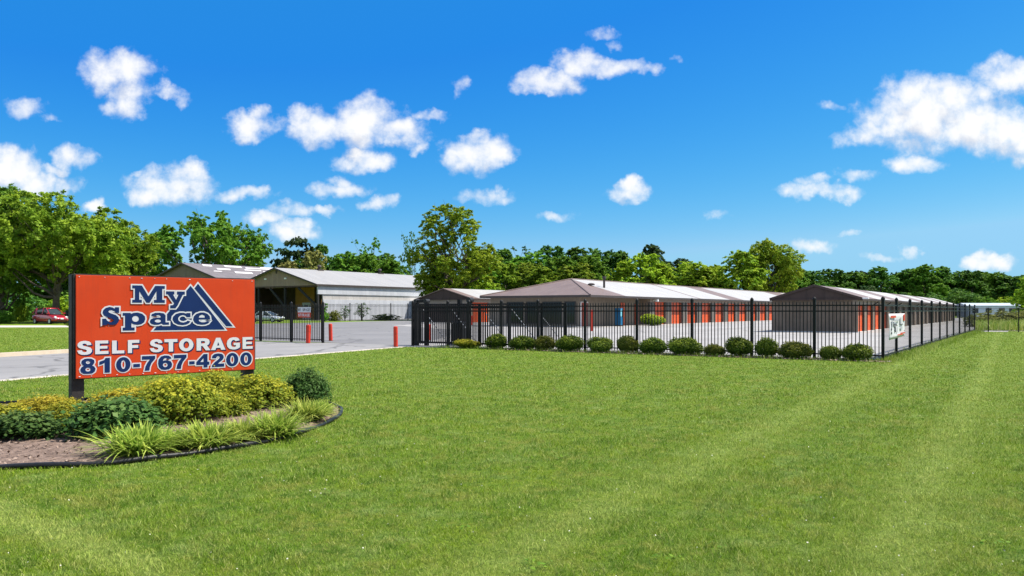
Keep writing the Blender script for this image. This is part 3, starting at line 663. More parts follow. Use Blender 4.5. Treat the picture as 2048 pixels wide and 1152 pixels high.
for (x0, x1, y0, y1) in ((3, 5, 10.4, 11.6), (4.5, 7.5, 8.2, 9.2), (7, 11, 6.0, 7.2), (8, 12, 10.6, 11.8), (11, 15, 8.6, 9.3), (12.5, 19, 10.2, 11.0), (13, 18, 6.4, 6.9), (15, 20, 8.0, 8.6), (14, 20, 4.2, 4.7), (10.5, 14, 4.6, 5.0), (2.5, 4.2, 6.6, 7.1), (17, 20.5, 11.4, 12.0)):
    MB().prism([(x0, y0, CE + y0 * sl + .03), (x1, y0, CE + y0 * sl + .03), (x1 + .6, y1, CE + y1 * sl + .03), (x0 + .5, y1, CE + y1 * sl + .03)], (0, 0, .05)).build('roof_patch', M['roof_patch'], bc)

# trailer / long low white unit past the end of the right building
tr_ = thing('trailer', 'long low white trailer beyond the weeds at the far right', 'trailer', D(1936, 104), R(4))
MB().box(0, 6.9, 0, 2.4, .55, 2.15).build('body', M['shed_blue'], tr_, bevel=.06)
rp = MB().prism([(-.25, -.2, 2.16), (-.25, 1.2, 2.5), (-.25, 2.6, 2.16)], (7.5, 0, 0)); rp.build('roof', mat('trailer_roof', (.40, .45, .50), (.46, .50, .54), 1, .4), tr_)
for x in (.6, 2.4, 4.2, 5.6): MB().box(x, x + .8, -.03, -.003, 1.2, 1.85).build('window', M['dark_glass'], tr_)
for x in (2.0, 5.0): MB().tube([(x, .1, .35), (x, .4, .35)], .35, 14).build('wheel', M['rubber'], tr_)
for x in (.3, 6.4): MB().box(x, x + .2, .3, .5, 0, .55).build('jack', M['steel'], tr_)

# ------------------------------------------------------------------ iron fences
def iron_fence(name, label, p0, ang, posts, h=1.80, pitch=.112, pk=.024, post_w=.07, cap_=True, rails=(.16, -.12, -.30), sink=0):
    """posts: distances along +x in the fence's own frame"""
    t = thing(name, label, 'fence', p0, ang)
    for x in posts:
        m_ = MB().box(x - post_w / 2, x + post_w / 2, -post_w / 2, post_w / 2, 0, h + .05)
        if cap_: m_.lathe([(post_w * .72, 0), (post_w * .72, .03), (post_w * .5, .07), (.01, .10)], 8, (x, 0, h + .05))
        m_.build('post', M['black_metal'], t)
    for a, c_ in zip(posts[:-1], posts[1:]):
        m_ = MB(); x = a + pitch * .6
        n = max(2, round((c_ - a) / pitch)); q = (c_ - a) / n
        for i in range(1, n):
            x = a + i * q
            m_.box(x - pk / 2, x + pk / 2, -pk / 2, pk / 2, .07, h - .03)
            m_.add([(x - pk / 2, -pk / 2, h - .03), (x + pk / 2, -pk / 2, h - .03), (x + pk / 2, pk / 2, h - .03), (x - pk / 2, pk / 2, h - .03), (x, 0, h + .02)], [(0, 1, 4), (1, 2, 4), (2, 3, 4), (3, 0, 4)])
        for r_ in rails:
            z = r_ if r_ > 0 else h + r_
            m_.box(a + post_w / 2, c_ - post_w / 2, -.02, .02, z - .02, z + .02)
        m_.build('panel', M['black_metal'], t)
    return t
ANGV = YAW + math.pi / 2
A = W(26.25, 3.98)
fp = [0, 1.98, 3.95, 6.0, 8.05, 10.14, 12.2, 13.9, 15.5, 16.6, 18.5]
iron_fence('iron_fence', 'black iron picket fence behind the row of clipped shrubs', A, ANGV, fp, post_w=.085)
iron_fence('iron_fence', 'black iron fence running away along the right side of the yard, banner near its corner', W(26.33, 3.98), YAW, [2.6, 5.85, 9.3, 12.7, 16.1, 19.5, 23.1, 26.9, 30.9, 34.7, 39.6], post_w=.075, pitch=.2, pk=.008)
# first side panel starts at the corner post
_f = bpy.data.objects['iron_fence.001']
m_ = MB()
for i in range(1, 13): m_.box(.02 + i * .2 - .005, .02 + i * .2 + .005, -.005, .005, .07, 1.79)
for z in (.16, 1.68, 1.5): m_.box(-.03, 2.56, -.02, .02, z - .02, z + .02)
m_.build('panel', M['black_metal'], _f)
iron_fence('iron_fence', 'black iron picket fence left of the gate opening behind the two red bollards', W(26.25, 27.95 - .0), ANGV, [0, 2.16, 4.4, 6.6, 8.8, 11.0], post_w=.09)
iron_fence('iron_fence', 'tall black picket fence at the back of the court before the white barn wall', (-28, 111.5, 0), math.atan2(9, 15.5), [0, 2.0, 5.6, 7.3, 11.8, 14.5, 18.2], h=2.45, pitch=.2, pk=.035, post_w=.12)

# slide gate standing open behind the fence
gt = thing('slide_gate', 'black iron slide gate with diagonal brace rods rolled open behind the fence', 'gate', W(26.75, 15.2), ANGV)
gm = MB(); GL = 7.3
for i in range(int(GL / .112)): x = .1 + i * .112; gm.box(x - .012, x + .012, -.012, .012, .16, 1.74)
gm.build('picket_panel', M['black_metal'], gt)
fr = MB()
for z in (.16, 1.50, 1.64, 1.78): fr.box(0, GL, -.035, .035, z - .03, z + .03)
for x in (.03, 1.1, 2.65, 4.1, 5.7, GL - .03): fr.box(x - .04, x + .04, -.04, .04, .14, 1.8)
fr.build('gate_frame', M['black_metal'], gt)
for x in (1.45, 2.6, 4.05, 5.65, 7.22):
    MB().tube([(x - .05, -.06, 1.56), (x - 1.35, -.06, .2)], .016, 6).build('brace_rod', M['steel'], gt)
iron_post = thing('gate_post', 'pair of stout black posts holding the end of the slide gate', 'gate post', W(26.75, 22.4), ANGV)
gp = MB()
for x in (-.28, .28): gp.box(x - .07, x + .07, -.1, .1, 0, 2.0)
gp.box(-.28, .28, -.09, .09, 1.86, 1.98); gp.box(-.28, .28, -.09, .09, .1, .2)
gp.build('post', M['black_metal'], iron_post, bevel=.01)
rl = MB().tube([(-.28, -.12, 1.92), (-.28, .12, 1.92)], .1, 12); rl.tube([(.28, -.12, 1.92), (.28, .12, 1.92)], .1, 12); rl.build('guide_roller', M['plastic_black'], iron_post)
gp2 = thing('gate_post', 'single stout black post where the slide gate ends near the yellow shrub', 'gate post', W(26.6, 19.72), ANGV)
MB().box(-.07, .07, -.07, .07, 0, 2.02).build('post', M['black_metal'], gp2, bevel=.01)
MB().tube([(-.04, -.12, 1.95), (-.04, .12, 1.95)], .12, 12).build('guide_roller', M['plastic_black'], gp2)
# gate operator
op = thing('gate_operator', 'black gate operator box standing on a pedestal behind the gate', 'gate operator', W(27.5, 20.9), ANGV)
bx = MB().box(-.30, .30, -.22, .22, .18, .98); bx.build('housing', M['plastic_black'], op, bevel=.05)
MB().box(-.33, .33, -.25, .25, .985, 1.03).build('cover', M['plastic_black'], op, bevel=.02)
MB().box(-.08, .08, -.08, .08, 1.035, 2.0).build('mast', M['black_metal'], op)
MB().box(-.36, .36, -.3, .3, 0, .178).build('base', M['foundation'], op)
MB().box(-.1, .02, -.235, -.223, .3, .42).build('lock_plate', M['steel'], op)

# bollards
def bollard(loc, h, label, tilt=0, r=.085):
    t = thing('bollard', label, 'bollard', loc, random.Random(label).random() * 6, 'red bollards around the gate')
    t.rotation_euler.x = tilt
    MB().lathe([(r, 0), (r, h - .06), (r * .93, h - .015), (r * .6, h), (.005, h + .004)], 20).build('pipe', M['bollard'], t, smooth=False)
    MB().lathe([(r * 1.03, 0), (r * 1.03, .025)], 20, (0, 0, 0)).build('base_ring', M['plastic_black'], t)
    MB().lathe([(r * 1.012, h * .62), (r * 1.012, h * .65)], 20).build('band', M['red_door'], t)
bollard(D(616, 37.0), .86, 'red bollard standing before the left fence panel with the small sign', R(2), .10)
bollard(D(661.5, 39.9), .86, 'red bollard just clear of the end of the left fence', R(1.5), .095)
bollard(D(791.5, 33.3), .86, 'red bollard on the grass side of the drive left of the gate posts', R(-1), .09)
bollard(D(859, 40.5), .82, 'red bollard seen through the slide gate beside the operator box', 0)
bollard(D(924, 41.5), .55, 'short red bollard seen through the gate by the yellow shrub', 0, .06)
bollard(D(1184, 58.5), 1.55, 'tall thin red post in front of the office corner', R(1), .09)
bollard(D(943, 82), 1.0, 'red bollard beside the wide orange door of the small building', 0, .09)

# ------------------------------------------------------------------ lettering
def curve_mesh(cu):
    o = bpy.data.objects.new('lettering_outline', cu); col.objects.link(o)
    bpy.context.view_layer.update()
    dg = bpy.context.evaluated_depsgraph_get()
    me = bpy.data.meshes.new_from_object(o.evaluated_get(dg))
    v = [tuple(p.co) for p in me.vertices]; f = [tuple(p.vertices) for p in me.polygons]
    bpy.data.objects.remove(o); bpy.data.meshes.remove(me); bpy.data.curves.remove(cu)
    return v, f
def glyph(ch, offset):
    cu = bpy.data.curves.new('t', 'FONT'); cu.body = ch; cu.offset = offset; cu.resolution_u = 5
    return curve_mesh(cu)
def poly_glyph(loops, offset):
    cu = bpy.data.curves.new('c', 'CURVE'); cu.dimensions = '2D'; cu.fill_mode = 'BOTH'; cu.offset = offset
    for lp in loops:
        s = cu.splines.new('POLY'); s.points.add(len(lp) - 1); s.use_cyclic_u = True
        for i, p in enumerate(lp): s.points[i].co = (p[0], p[1], 0, 1)
    return curve_mesh(cu)
def fit(src, box):
    xs = [p[0] for p in src]; ys = [p[1] for p in src]
    x0, x1, y0, y1 = box
    ax = (x1 - x0) / (max(xs) - min(xs)); ay = (y1 - y0) / (max(ys) - min(ys))
    return lambda p, z: (x0 + (p[0] - min(xs)) * ax, y0 + (p[1] - min(ys)) * ay, z)
def line_of_text(chars, fat, edge, z1, z2, shadow=None, par=None, name='lettering', front=None, back=None):
    """chars: (character, x0, x1, y0, y1) fitted one by one; a wider copy lies behind for the outline or a shifted one for the shadow"""
    f_, b_ = MB(), MB()
    for ch, x0, x1, y0, y1 in chars:
        v, fc = glyph(ch, fat); T = fit(v, (x0, x1, y0, y1))
        f_.add([T(p, z1) for p in v], fc)
        if shadow:
            for k in (1, .5): b_.add([(q[0] + shadow[0] * k, q[1] + shadow[1] * k, q[2] - .0004 * (1 - k)) for q in (T(p, z2) for p in v)], fc)
        else:
            v2, f2 = glyph(ch, fat + edge); b_.add([T(p, z2) for p in v2], f2)
    o1 = f_.build(name, front, par); o2 = b_.build(name + '_edge', back, par)
    return o1, o2

# ------------------------------------------------------------------ the big sign
SL = Vector((-7.085, 13.0, .41)); SRt = Vector((-4.86, 15.1, .41))
sa = math.atan2(SRt.y - SL.y, SRt.x - SL.x)
sign = thing('sign', 'large orange self storage sign on two black timber posts in the planted bed', 'sign', (SL.x, SL.y, 0), sa)
SW, SH, Z0 = 3.06, 1.69, .41
MB().box(0, SW, .0, .03, Z0, Z0 + SH).build('panel', M['sign_orange'], sign, bevel=.004)
fr = MB(); fr.box(-.025, SW + .03, .032, .075, Z0 - .012, Z0 + .07); fr.box(-.025, SW + .03, .032, .075, Z0 + SH - .07, Z0 + SH + .022)
fr.box(-.025, .05, .032, .075, Z0 + .07, Z0 + SH - .07); fr.box(SW - .05, SW + .03, .032, .075, Z0 + .07, Z0 + SH - .07); fr.build('frame', M['post_wood'], sign)
for x in (-.045, SW - .16): MB().box(x, x + .19, .078, .26, -.05, Z0 + SH + .01).build('post', M['post_wood'], sign, bevel=.008)
sc_ = MB(); rng = random.Random(8)
for i in range(16):
    x = .04 + i * (SW - .08) / 15
    for z in (Z0 + .03, Z0 + SH - .03):
        if rng.random() < .6: sc_.tube([(x + rng.uniform(-.03, .03), .002, z), (x, -.004, z)], .006, 6)
sc_.build('screw', M['sign_white'], sign)
face = bpy.data.objects.new('lettering_mount', None)          # replaced below: letters are parts of the sign itself
bpy.data.objects.remove(face)
def put(o):                                                    # letters were drawn flat in x, y: stand them up on the face
    me = o.data
    for v in me.vertices: x, y, z = v.co; v.co = (x, -z, Z0 + y)
    return o
NV, WH = M['sign_navy'], M['sign_white']
def ell(cx, cy, rx, ry, n=22): return [(cx + rx * math.cos(2 * math.pi * i / n), cy + ry * math.sin(2 * math.pi * i / n)) for i in range(n)]
def area(lp): return sum(lp[i][0] * lp[(i + 1) % len(lp)][1] - lp[(i + 1) % len(lp)][0] * lp[i][1] for i in range(len(lp)))
HEAVY = {
 'E': [[(0,0),(1,0),(1,.22),(.34,.22),(.34,.40),(.92,.40),(.92,.60),(.34,.60),(.34,.78),(.98,.78),(.98,1),(0,1)]],
 'L': [[(0,0),(1,0),(1,.23),(.38,.23),(.38,1),(0,1)]],
 'F': [[(0,0),(.36,0),(.36,.38),(.90,.38),(.90,.60),(.36,.60),(.36,.77),(1,.77),(1,1),(0,1)]],
 'T': [[(.33,0),(.67,0),(.67,.76),(1,.76),(1,1),(0,1),(0,.76),(.33,.76)]],
 'A': [[(0,0),(.30,0),(.355,.17),(.645,.17),(.70,0),(1,0),(.65,1),(.35,1)], [(.42,.36),(.58,.36),(.5,.66)]],
 'O': [ell(.5,.5,.5,.5), ell(.5,.5,.20,.27)],
 'R': [[(0,0),(.32,0),(.32,.37),(.42,.37),(.66,0),(1,0),(.74,.40),(.88,.50),(.94,.70),(.88,.88),(.74,.97),(.55,1),(0,1)], [(.32,.58),(.52,.58),(.60,.63),(.61,.71),(.56,.77),(.32,.78)]],
 'S': [[(.96,.70),(.66,.68),(.62,.77),(.50,.81),(.38,.78),(.36,.71),(.45,.64),(.70,.58),(.90,.50),(1,.36),(.98,.20),(.86,.07),(.68,.01),(.50,0),(.28,.02),(.10,.12),(.01,.32),(.32,.34),(.37,.24),(.50,.19),(.63,.22),(.66,.30),(.58,.37),(.36,.43),(.12,.52),(.03,.66),(.06,.82),(.20,.95),(.42,1),(.58,1),(.80,.95),(.92,.85)]],
 'G': [[(1,.55),(.52,.55),(.52,.36),(.70,.36),(.70,.25),(.55,.20),(.42,.24),(.33,.36),(.32,.52),(.36,.68),(.46,.78),(.58,.78),(.67,.68),(.98,.74),(.88,.92),(.70,1),(.45,1),(.22,.93),(.06,.75),(0,.5),(.05,.25),(.2,.07),(.45,0),(.65,0),(.86,.07),(1,.17)]],
 '8': [[(.5,1),(.72,.98),(.90,.88),(.93,.74),(.86,.60),(.76,.54),(.92,.45),(1,.30),(.95,.13),(.78,.02),(.5,0),(.22,.02),(.05,.13),(0,.30),(.08,.45),(.24,.54),(.14,.60),(.07,.74),(.10,.88),(.28,.98)], ell(.5,.745,.14,.10), ell(.5,.28,.17,.13)],
 '1': [[(.50,0),(1,0),(1,1),(.58,1),(.45,.86),(0,.76),(0,.54),(.3,.60),(.50,.68)]],
 '0': [ell(.5,.5,.5,.5), ell(.5,.5,.16,.30)],
 '-': [[(0,0),(1,0),(1,1),(0,1)]],
 '7': [[(0,1),(1,1),(1,.80),(.72,.50),(.60,.25),(.56,0),(.20,0),(.27,.30),(.42,.56),(.60,.76),(0,.76)]],
 '6': [[(.95,.76),(.64,.74),(.60,.80),(.50,.82),(.40,.76),(.34,.62),(.50,.66),(.68,.66),(.90,.57),(1,.38),(.96,.18),(.80,.04),(.52,0),(.24,.04),(.06,.20),(0,.46),(.04,.74),(.20,.93),(.48,1),(.74,.97),(.90,.87)], ell(.51,.34,.17,.15)],
 '4': [[(.55,0),(.86,0),(.86,.20),(1,.20),(1,.42),(.86,.42),(.86,1),(.56,1),(0,.43),(0,.20),(.55,.20)], [(.30,.42),(.55,.42),(.55,.70)]],
 '2': [[(0,0),(1,0),(1,.24),(.50,.24),(.62,.34),(.86,.50),(.97,.66),(.94,.84),(.80,.96),(.50,1),(.22,.96),(.06,.84),(.03,.66),(.36,.64),(.40,.75),(.52,.80),(.63,.75),(.63,.66),(.50,.54),(.22,.34),(.06,.16)]],
}
def heavy_line(chars, name, front, back, shadow=None, edge=0):
    f_, b_ = MB(), MB()
    for n_, (ch, x0, x1, y0, y1) in enumerate(chars):
        lp = []
        for j, q in enumerate(HEAVY[ch]):
            q = [(x0 + a * (x1 - x0), y0 + c_ * (y1 - y0)) for a, c_ in q]
            if (area(q) < 0) != (j > 0): q = q[::-1]
            lp.append(q)
        v, fc = poly_glyph(lp, 0); f_.add([(p[0], p[1], .008) for p in v], fc)
        if shadow:
            for k in (1, .66, .33): b_.add([(p[0] + shadow[0] * k, p[1] + shadow[1] * k, .004 + .0008 * (1 - k)) for p in v], fc)
        else:
            v, fc = poly_glyph(lp, edge); b_.add([(p[0], p[1], .004 + .0002 * n_) for p in v], fc)
    put(b_.build(name + '_edge', back, sign)); put(f_.build(name, front, sign))
SELF = [('S', .012, .238, .384, .614), ('E', .285, .490, .388, .612), ('L', .545, .738, .388, .607), ('F', .795, .980, .388, .610)]
STOR = [('S', 1.150, 1.372, .386, .614), ('T', 1.398, 1.622, .390, .609), ('O', 1.650, 1.905, .384, .617), ('R', 1.960, 2.215, .390, .609),
        ('A', 2.222, 2.492, .390, .612), ('G', 2.516, 2.770, .388, .614), ('E', 2.820, 3.020, .392, .612)]
for q in (SELF, STOR): heavy_line(q, 'tagline_lettering', WH, NV, (.022, -.017))
PH = [('8', .062, .292, .072, .324), ('1', .350, .512, .078, .322), ('0', .610, .838, .074, .325), ('-', .884, .992, .146, .200), ('7', 1.024, 1.244, .078, .328),
      ('6', 1.292, 1.532, .074, .328), ('7', 1.560, 1.782, .080, .328), ('-', 1.830, 1.926, .150, .205), ('4', 1.956, 2.194, .082, .325), ('2', 2.234, 2.470, .080, .328),
      ('0', 2.505, 2.740, .077, .328), ('0', 2.775, 3.002, .080, .328)]
heavy_line(PH, 'phone_lettering', NV, WH, None, .020)
GL_ = {
 'M': ((.865, 1.404, 1.245, 1.538), [[(0,0),(.29,0),(.29,.17),(.21,.17),(.21,.68),(.43,0),(.53,0),(.74,.68),(.74,.17),(.66,.17),(.66,0),(1,0),(1,.17),(.92,.17),(.92,.83),(1,.83),(1,1),(.70,1),(.49,.38),(.29,1),(0,1),(0,.83),(.08,.83),(.08,.17),(0,.17)]]),
 'y': ((1.425, 1.750, 1.150, 1.446), [[(0,.82),(0,1),(.44,1),(.44,.82),(.36,.82),(.53,.50),(.66,.82),(.58,.82),(.58,1),(1,1),(1,.82),(.90,.82),(.60,.14),(.50,0),(.22,0),(.22,.17),(.36,.19),(.43,.29),(.10,.82)]]),
 'S': ((.392, .655, .868, 1.165), [[(1,1),(1,.68),(.80,.68),(.72,.78),(.55,.84),(.42,.82),(.36,.76),(.40,.70),(.55,.64),(.80,.56),(.95,.44),(1,.30),(.95,.14),(.80,.03),(.60,0),(.42,.02),(.28,.08),(.28,0),(0,0),(0,.36),(.22,.36),(.30,.24),(.45,.17),(.58,.17),(.68,.22),(.66,.30),(.55,.36),(.30,.44),(.10,.54),(.02,.68),(.06,.84),(.20,.96),(.42,1.02),(.60,.99),(.74,.92),(.76,1)]]),
 'p': ((.712, 1.078, .772, 1.070), [[(0,1),(.34,1),(.36,.95),(.48,1),(.65,1.02),(.85,.95),(.98,.80),(1,.64),(.95,.46),(.82,.35),(.65,.31),(.47,.35),(.38,.42),(.38,.17),(.52,.17),(.52,0),(0,0),(0,.17),(.10,.17),(.10,.84),(0,.84)], ell(.56, .66, .15, .17)]),
 'a': ((1.150, 1.475, .862, 1.072), [[(.08,.72),(.10,.88),(.28,.99),(.5,1),(.72,.95),(.82,.80),(.82,.2),(1,.2),(1,0),(.68,0),(.62,.10),(.45,.01),(.25,0),(.08,.08),(0,.25),(.05,.45),(.2,.57),(.4,.60),(.56,.60),(.56,.72),(.48,.80),(.38,.80),(.32,.72)], ell(.42, .32, .16, .13)]),
 'c': ((1.535, 1.850, .853, 1.070), [[(1,.98),(1,.64),(.78,.64),(.72,.76),(.58,.82),(.42,.76),(.33,.62),(.31,.5),(.34,.36),(.45,.24),(.6,.2),(.75,.26),(.84,.36),(1,.30),(.92,.14),(.75,.03),(.55,-.01),(.3,.04),(.1,.2),(0,.45),(.03,.68),(.18,.9),(.4,1),(.6,1),(.74,.94),(.80,.98)]]),
 'e': ((1.896, 2.208, .855, 1.075), [[(1,.42),(.32,.42),(.36,.28),(.5,.2),(.68,.2),(.82,.30),(.98,.26),(.88,.1),(.7,.01),(.5,-.01),(.25,.04),(.08,.18),(0,.42),(.04,.68),(.18,.88),(.42,1),(.62,1),(.84,.88),(.97,.68)], [(.33,.58),(.68,.58),(.66,.74),(.52,.82),(.38,.74)]]),
}
def area(lp): return sum(lp[i][0] * lp[(i + 1) % len(lp)][1] - lp[(i + 1) % len(lp)][0] * lp[i][1] for i in range(len(lp)))
nm, ne = MB(), MB()
for k, (bx_, loops) in GL_.items():
    x0, x1, y0, y1 = bx_
    lp = []
    for j, q in enumerate(loops):
        q = [(x0 + a * (x1 - x0), y0 + c_ * (y1 - y0)) for a, c_ in q]
        if (area(q) < 0) != (j > 0): q = q[::-1]
        lp.append(q)
    v, f = poly_glyph(lp, 0); nm.add([(p[0], p[1], .013) for p in v], f)
    # outline: solid, grown shape behind (holes stay white like the sign's)
    v, f = poly_glyph(lp[:1], .024); ne.add([(p[0], p[1], .010 + .0002 * 'MySpace'.index(k)) for p in v], f)
put(nm.build('name_lettering', NV, sign)); put(ne.build('name_lettering_edge', WH, sign))
TRI = [(1.214, .768), (2.482, .762), (1.854, 1.552)]; STR = [(1.986, 1.592), (1.923, 1.508), (2.508, .822), (2.634, .818)]
lg, le = MB(), MB()
for k, q in enumerate((TRI, STR)):
    if area(q) < 0: q = q[::-1]
    v, f = poly_glyph([q], 0); lg.add([(p[0], p[1], .007) for p in v], f)
    v, f = poly_glyph([q], .024); le.add([(p[0], p[1], .004 + .0004 * k) for p in v], f)
put(lg.build('mountain_logo', NV, sign)); put(le.build('mountain_logo_edge', WH, sign))

# small sign on the left fence
ss = thing('sign', 'small white and red notice wired to the left fence panel', 'sign', W(26.25, 28.72) + Vector((-.02, -.08, 0)), ANGV + math.pi)
w_ = .88
MB().box(-w_ - .0, 0, .0, .012, 1.43, 1.68).build('upper_panel', M['sign_white'], ss); MB().box(-w_, 0, .0, .012, 1.19, 1.428).build('lower_panel', M['sign_red'], ss)
v1, v2 = MB(), MB()
for txt, mb_, y0, y1 in (('MY SPACE', v1, 1.49, 1.62), ('STORAGE', v2, 1.24, 1.37)):
    n = len(txt); st = (w_ - .08) / n
    for i, ch in enumerate(txt):
        if ch == ' ': continue
        v, f = glyph(ch, .03); T = fit(v, (-w_ + .04 + i * st, -w_ + .04 + (i + .82) * st, y0, y1)); mb_.add([(lambda q: (q[0], -.004, q[1]))(T(p, 0)) for p in v], f)
v1.build('lettering', M['sign_ink'], ss); v2.build('lettering', M['sign_white'], ss)
# banner on the side fence, just past the corner
bn = thing('banner', 'white printed banner with red corner tied to the side fence past the corner post', 'banner', W(26.33, 3.90), YAW)
bm_ = MB(); nx, nz = 14, 8
for j in range(nz + 1):
    for i in range(nx + 1):
        u = i / nx; w = j / nz
        bm_.v.append((.18 + u * 3.3, -.05 - .010 * math.sin(u * 9 + w * 2) * (1 - abs(2 * w - 1)) - .008 * math.sin(w * 5 + u * 4), .62 + .80 * w + .05 * u * (1 - w)))
bm_.f = [(j * (nx + 1) + i, j * (nx + 1) + i + 1, (j + 1) * (nx + 1) + i + 1, (j + 1) * (nx + 1) + i) for j in range(nz) for i in range(nx)]
bo = bm_.build('cloth', M['sign_white'], bn, smooth=True); so_ = bo.modifiers.new('solid', 'SOLIDIFY'); so_.thickness = .003
def mark(name, rects, m_):
    for (x0, x1, z0, z1) in rects: MB().box(.18 + x0 * 3.3, .18 + x1 * 3.3, -.078, -.0735, .62 + z0 * .8, .62 + z1 * .8).build(name, m_, bn)
mark('red_print', [(.05, .36, .84, .93), (.86, .97, .70, .97), (.48, .80, .13, .17), (.66, .97, .17, .22)], M['sign_red'])
mark('dark_print', [(.2, .42, .55, .60), (.30, .45, .50, .54), (.30, .36, .28, .48), (.64, .82, .54, .58), (.08, .13, .22, .31), (.08, .13, .36, .44), (.90, .95, .27, .30)], M['sign_ink'])
mark('grey_print', [(.22, .56, .71, .77), (.64, .72, .60, .84), (.10, .16, .46, .76), (.42, .46, .25, .46), (.66, .78, .36, .46), (.22, .38, .62, .67)], M['sign_grey'])

# blue machine by the office
bm2 = thing('vending_machine', 'bright blue upright machine at the office wall beside the round green bush', 'machine', W(63.2 + 7.0, 33.5 + .6), YAW)
MB().box(-.36, .36, -.3, .3, .1, 1.75).build('cabinet', M['blue_metal'], bm2, bevel=.04)
MB().box(-.28, .06, -.325, -.302, .95, 1.6).build('front_panel', M['cyan_panel'], bm2)
MB().box(.12, .30, -.325, -.302, .9, 1.5).build('side_panel', M['dark_glass'], bm2)
MB().box(-.33, .33, -.27, .27, 0, .1).build('plinth', M['plastic_black'], bm2)

# chain link fence closing the far right of the yard
cl = thing('chain_link_fence', 'low grey chain link fence with steel posts before the weeds on the far right', 'fence', W(26.33 + 39.9, 3.98), YAW - math.pi / 2)
for x in (.82, 2.65, 5.6, 8.6): MB().tube([(x, 0, 0), (x, 0, 1.72)], .035, 8).build('post', M['black_metal'], cl)
rr = MB()
for z in (1.65, .10): rr.tube([(0, 0, z), (8.6, 0, z)], .016, 6)
rr.build('rail', M['pillar'], cl)
me_ = MB()
for i in range(-24, 124):
    a = i * .07
    for sgn in (1, -1):
        x0, x1 = (a, a + 1.55) if sgn > 0 else (a + 1.55, a)
        z0, z1 = .1, 1.65
        lo, hi = min(x0, x1), max(x0, x1)
        if hi < 0 or lo > 8.6: continue
        t0 = 0; t1 = 1
        P0, P1 = Vector((x0, .004 * sgn, z0)), Vector((x1, .004 * sgn, z1))
        def clip(p): return p
        if min(P0.x, P1.x) < 0:
            k = (0 - P0.x) / (P1.x - P0.x); Q = P0.lerp(P1, k)
            if P0.x < 0: P0 = Q
            else: P1 = Q
        if max(P0.x, P1.x) > 8.6:
            k = (8.6 - P0.x) / (P1.x - P0.x); Q = P0.lerp(P1, k)
            if P0.x > 8.6: P0 = Q
            else: P1 = Q
        me_.tube([P0, P1], .0013, 3, cap=False)
me_.build('mesh', M['pillar'], cl)
MB().box(2.55, 2.75, -.02, .02, 1.72, 1.76).build('post_arm', M['steel'], cl)

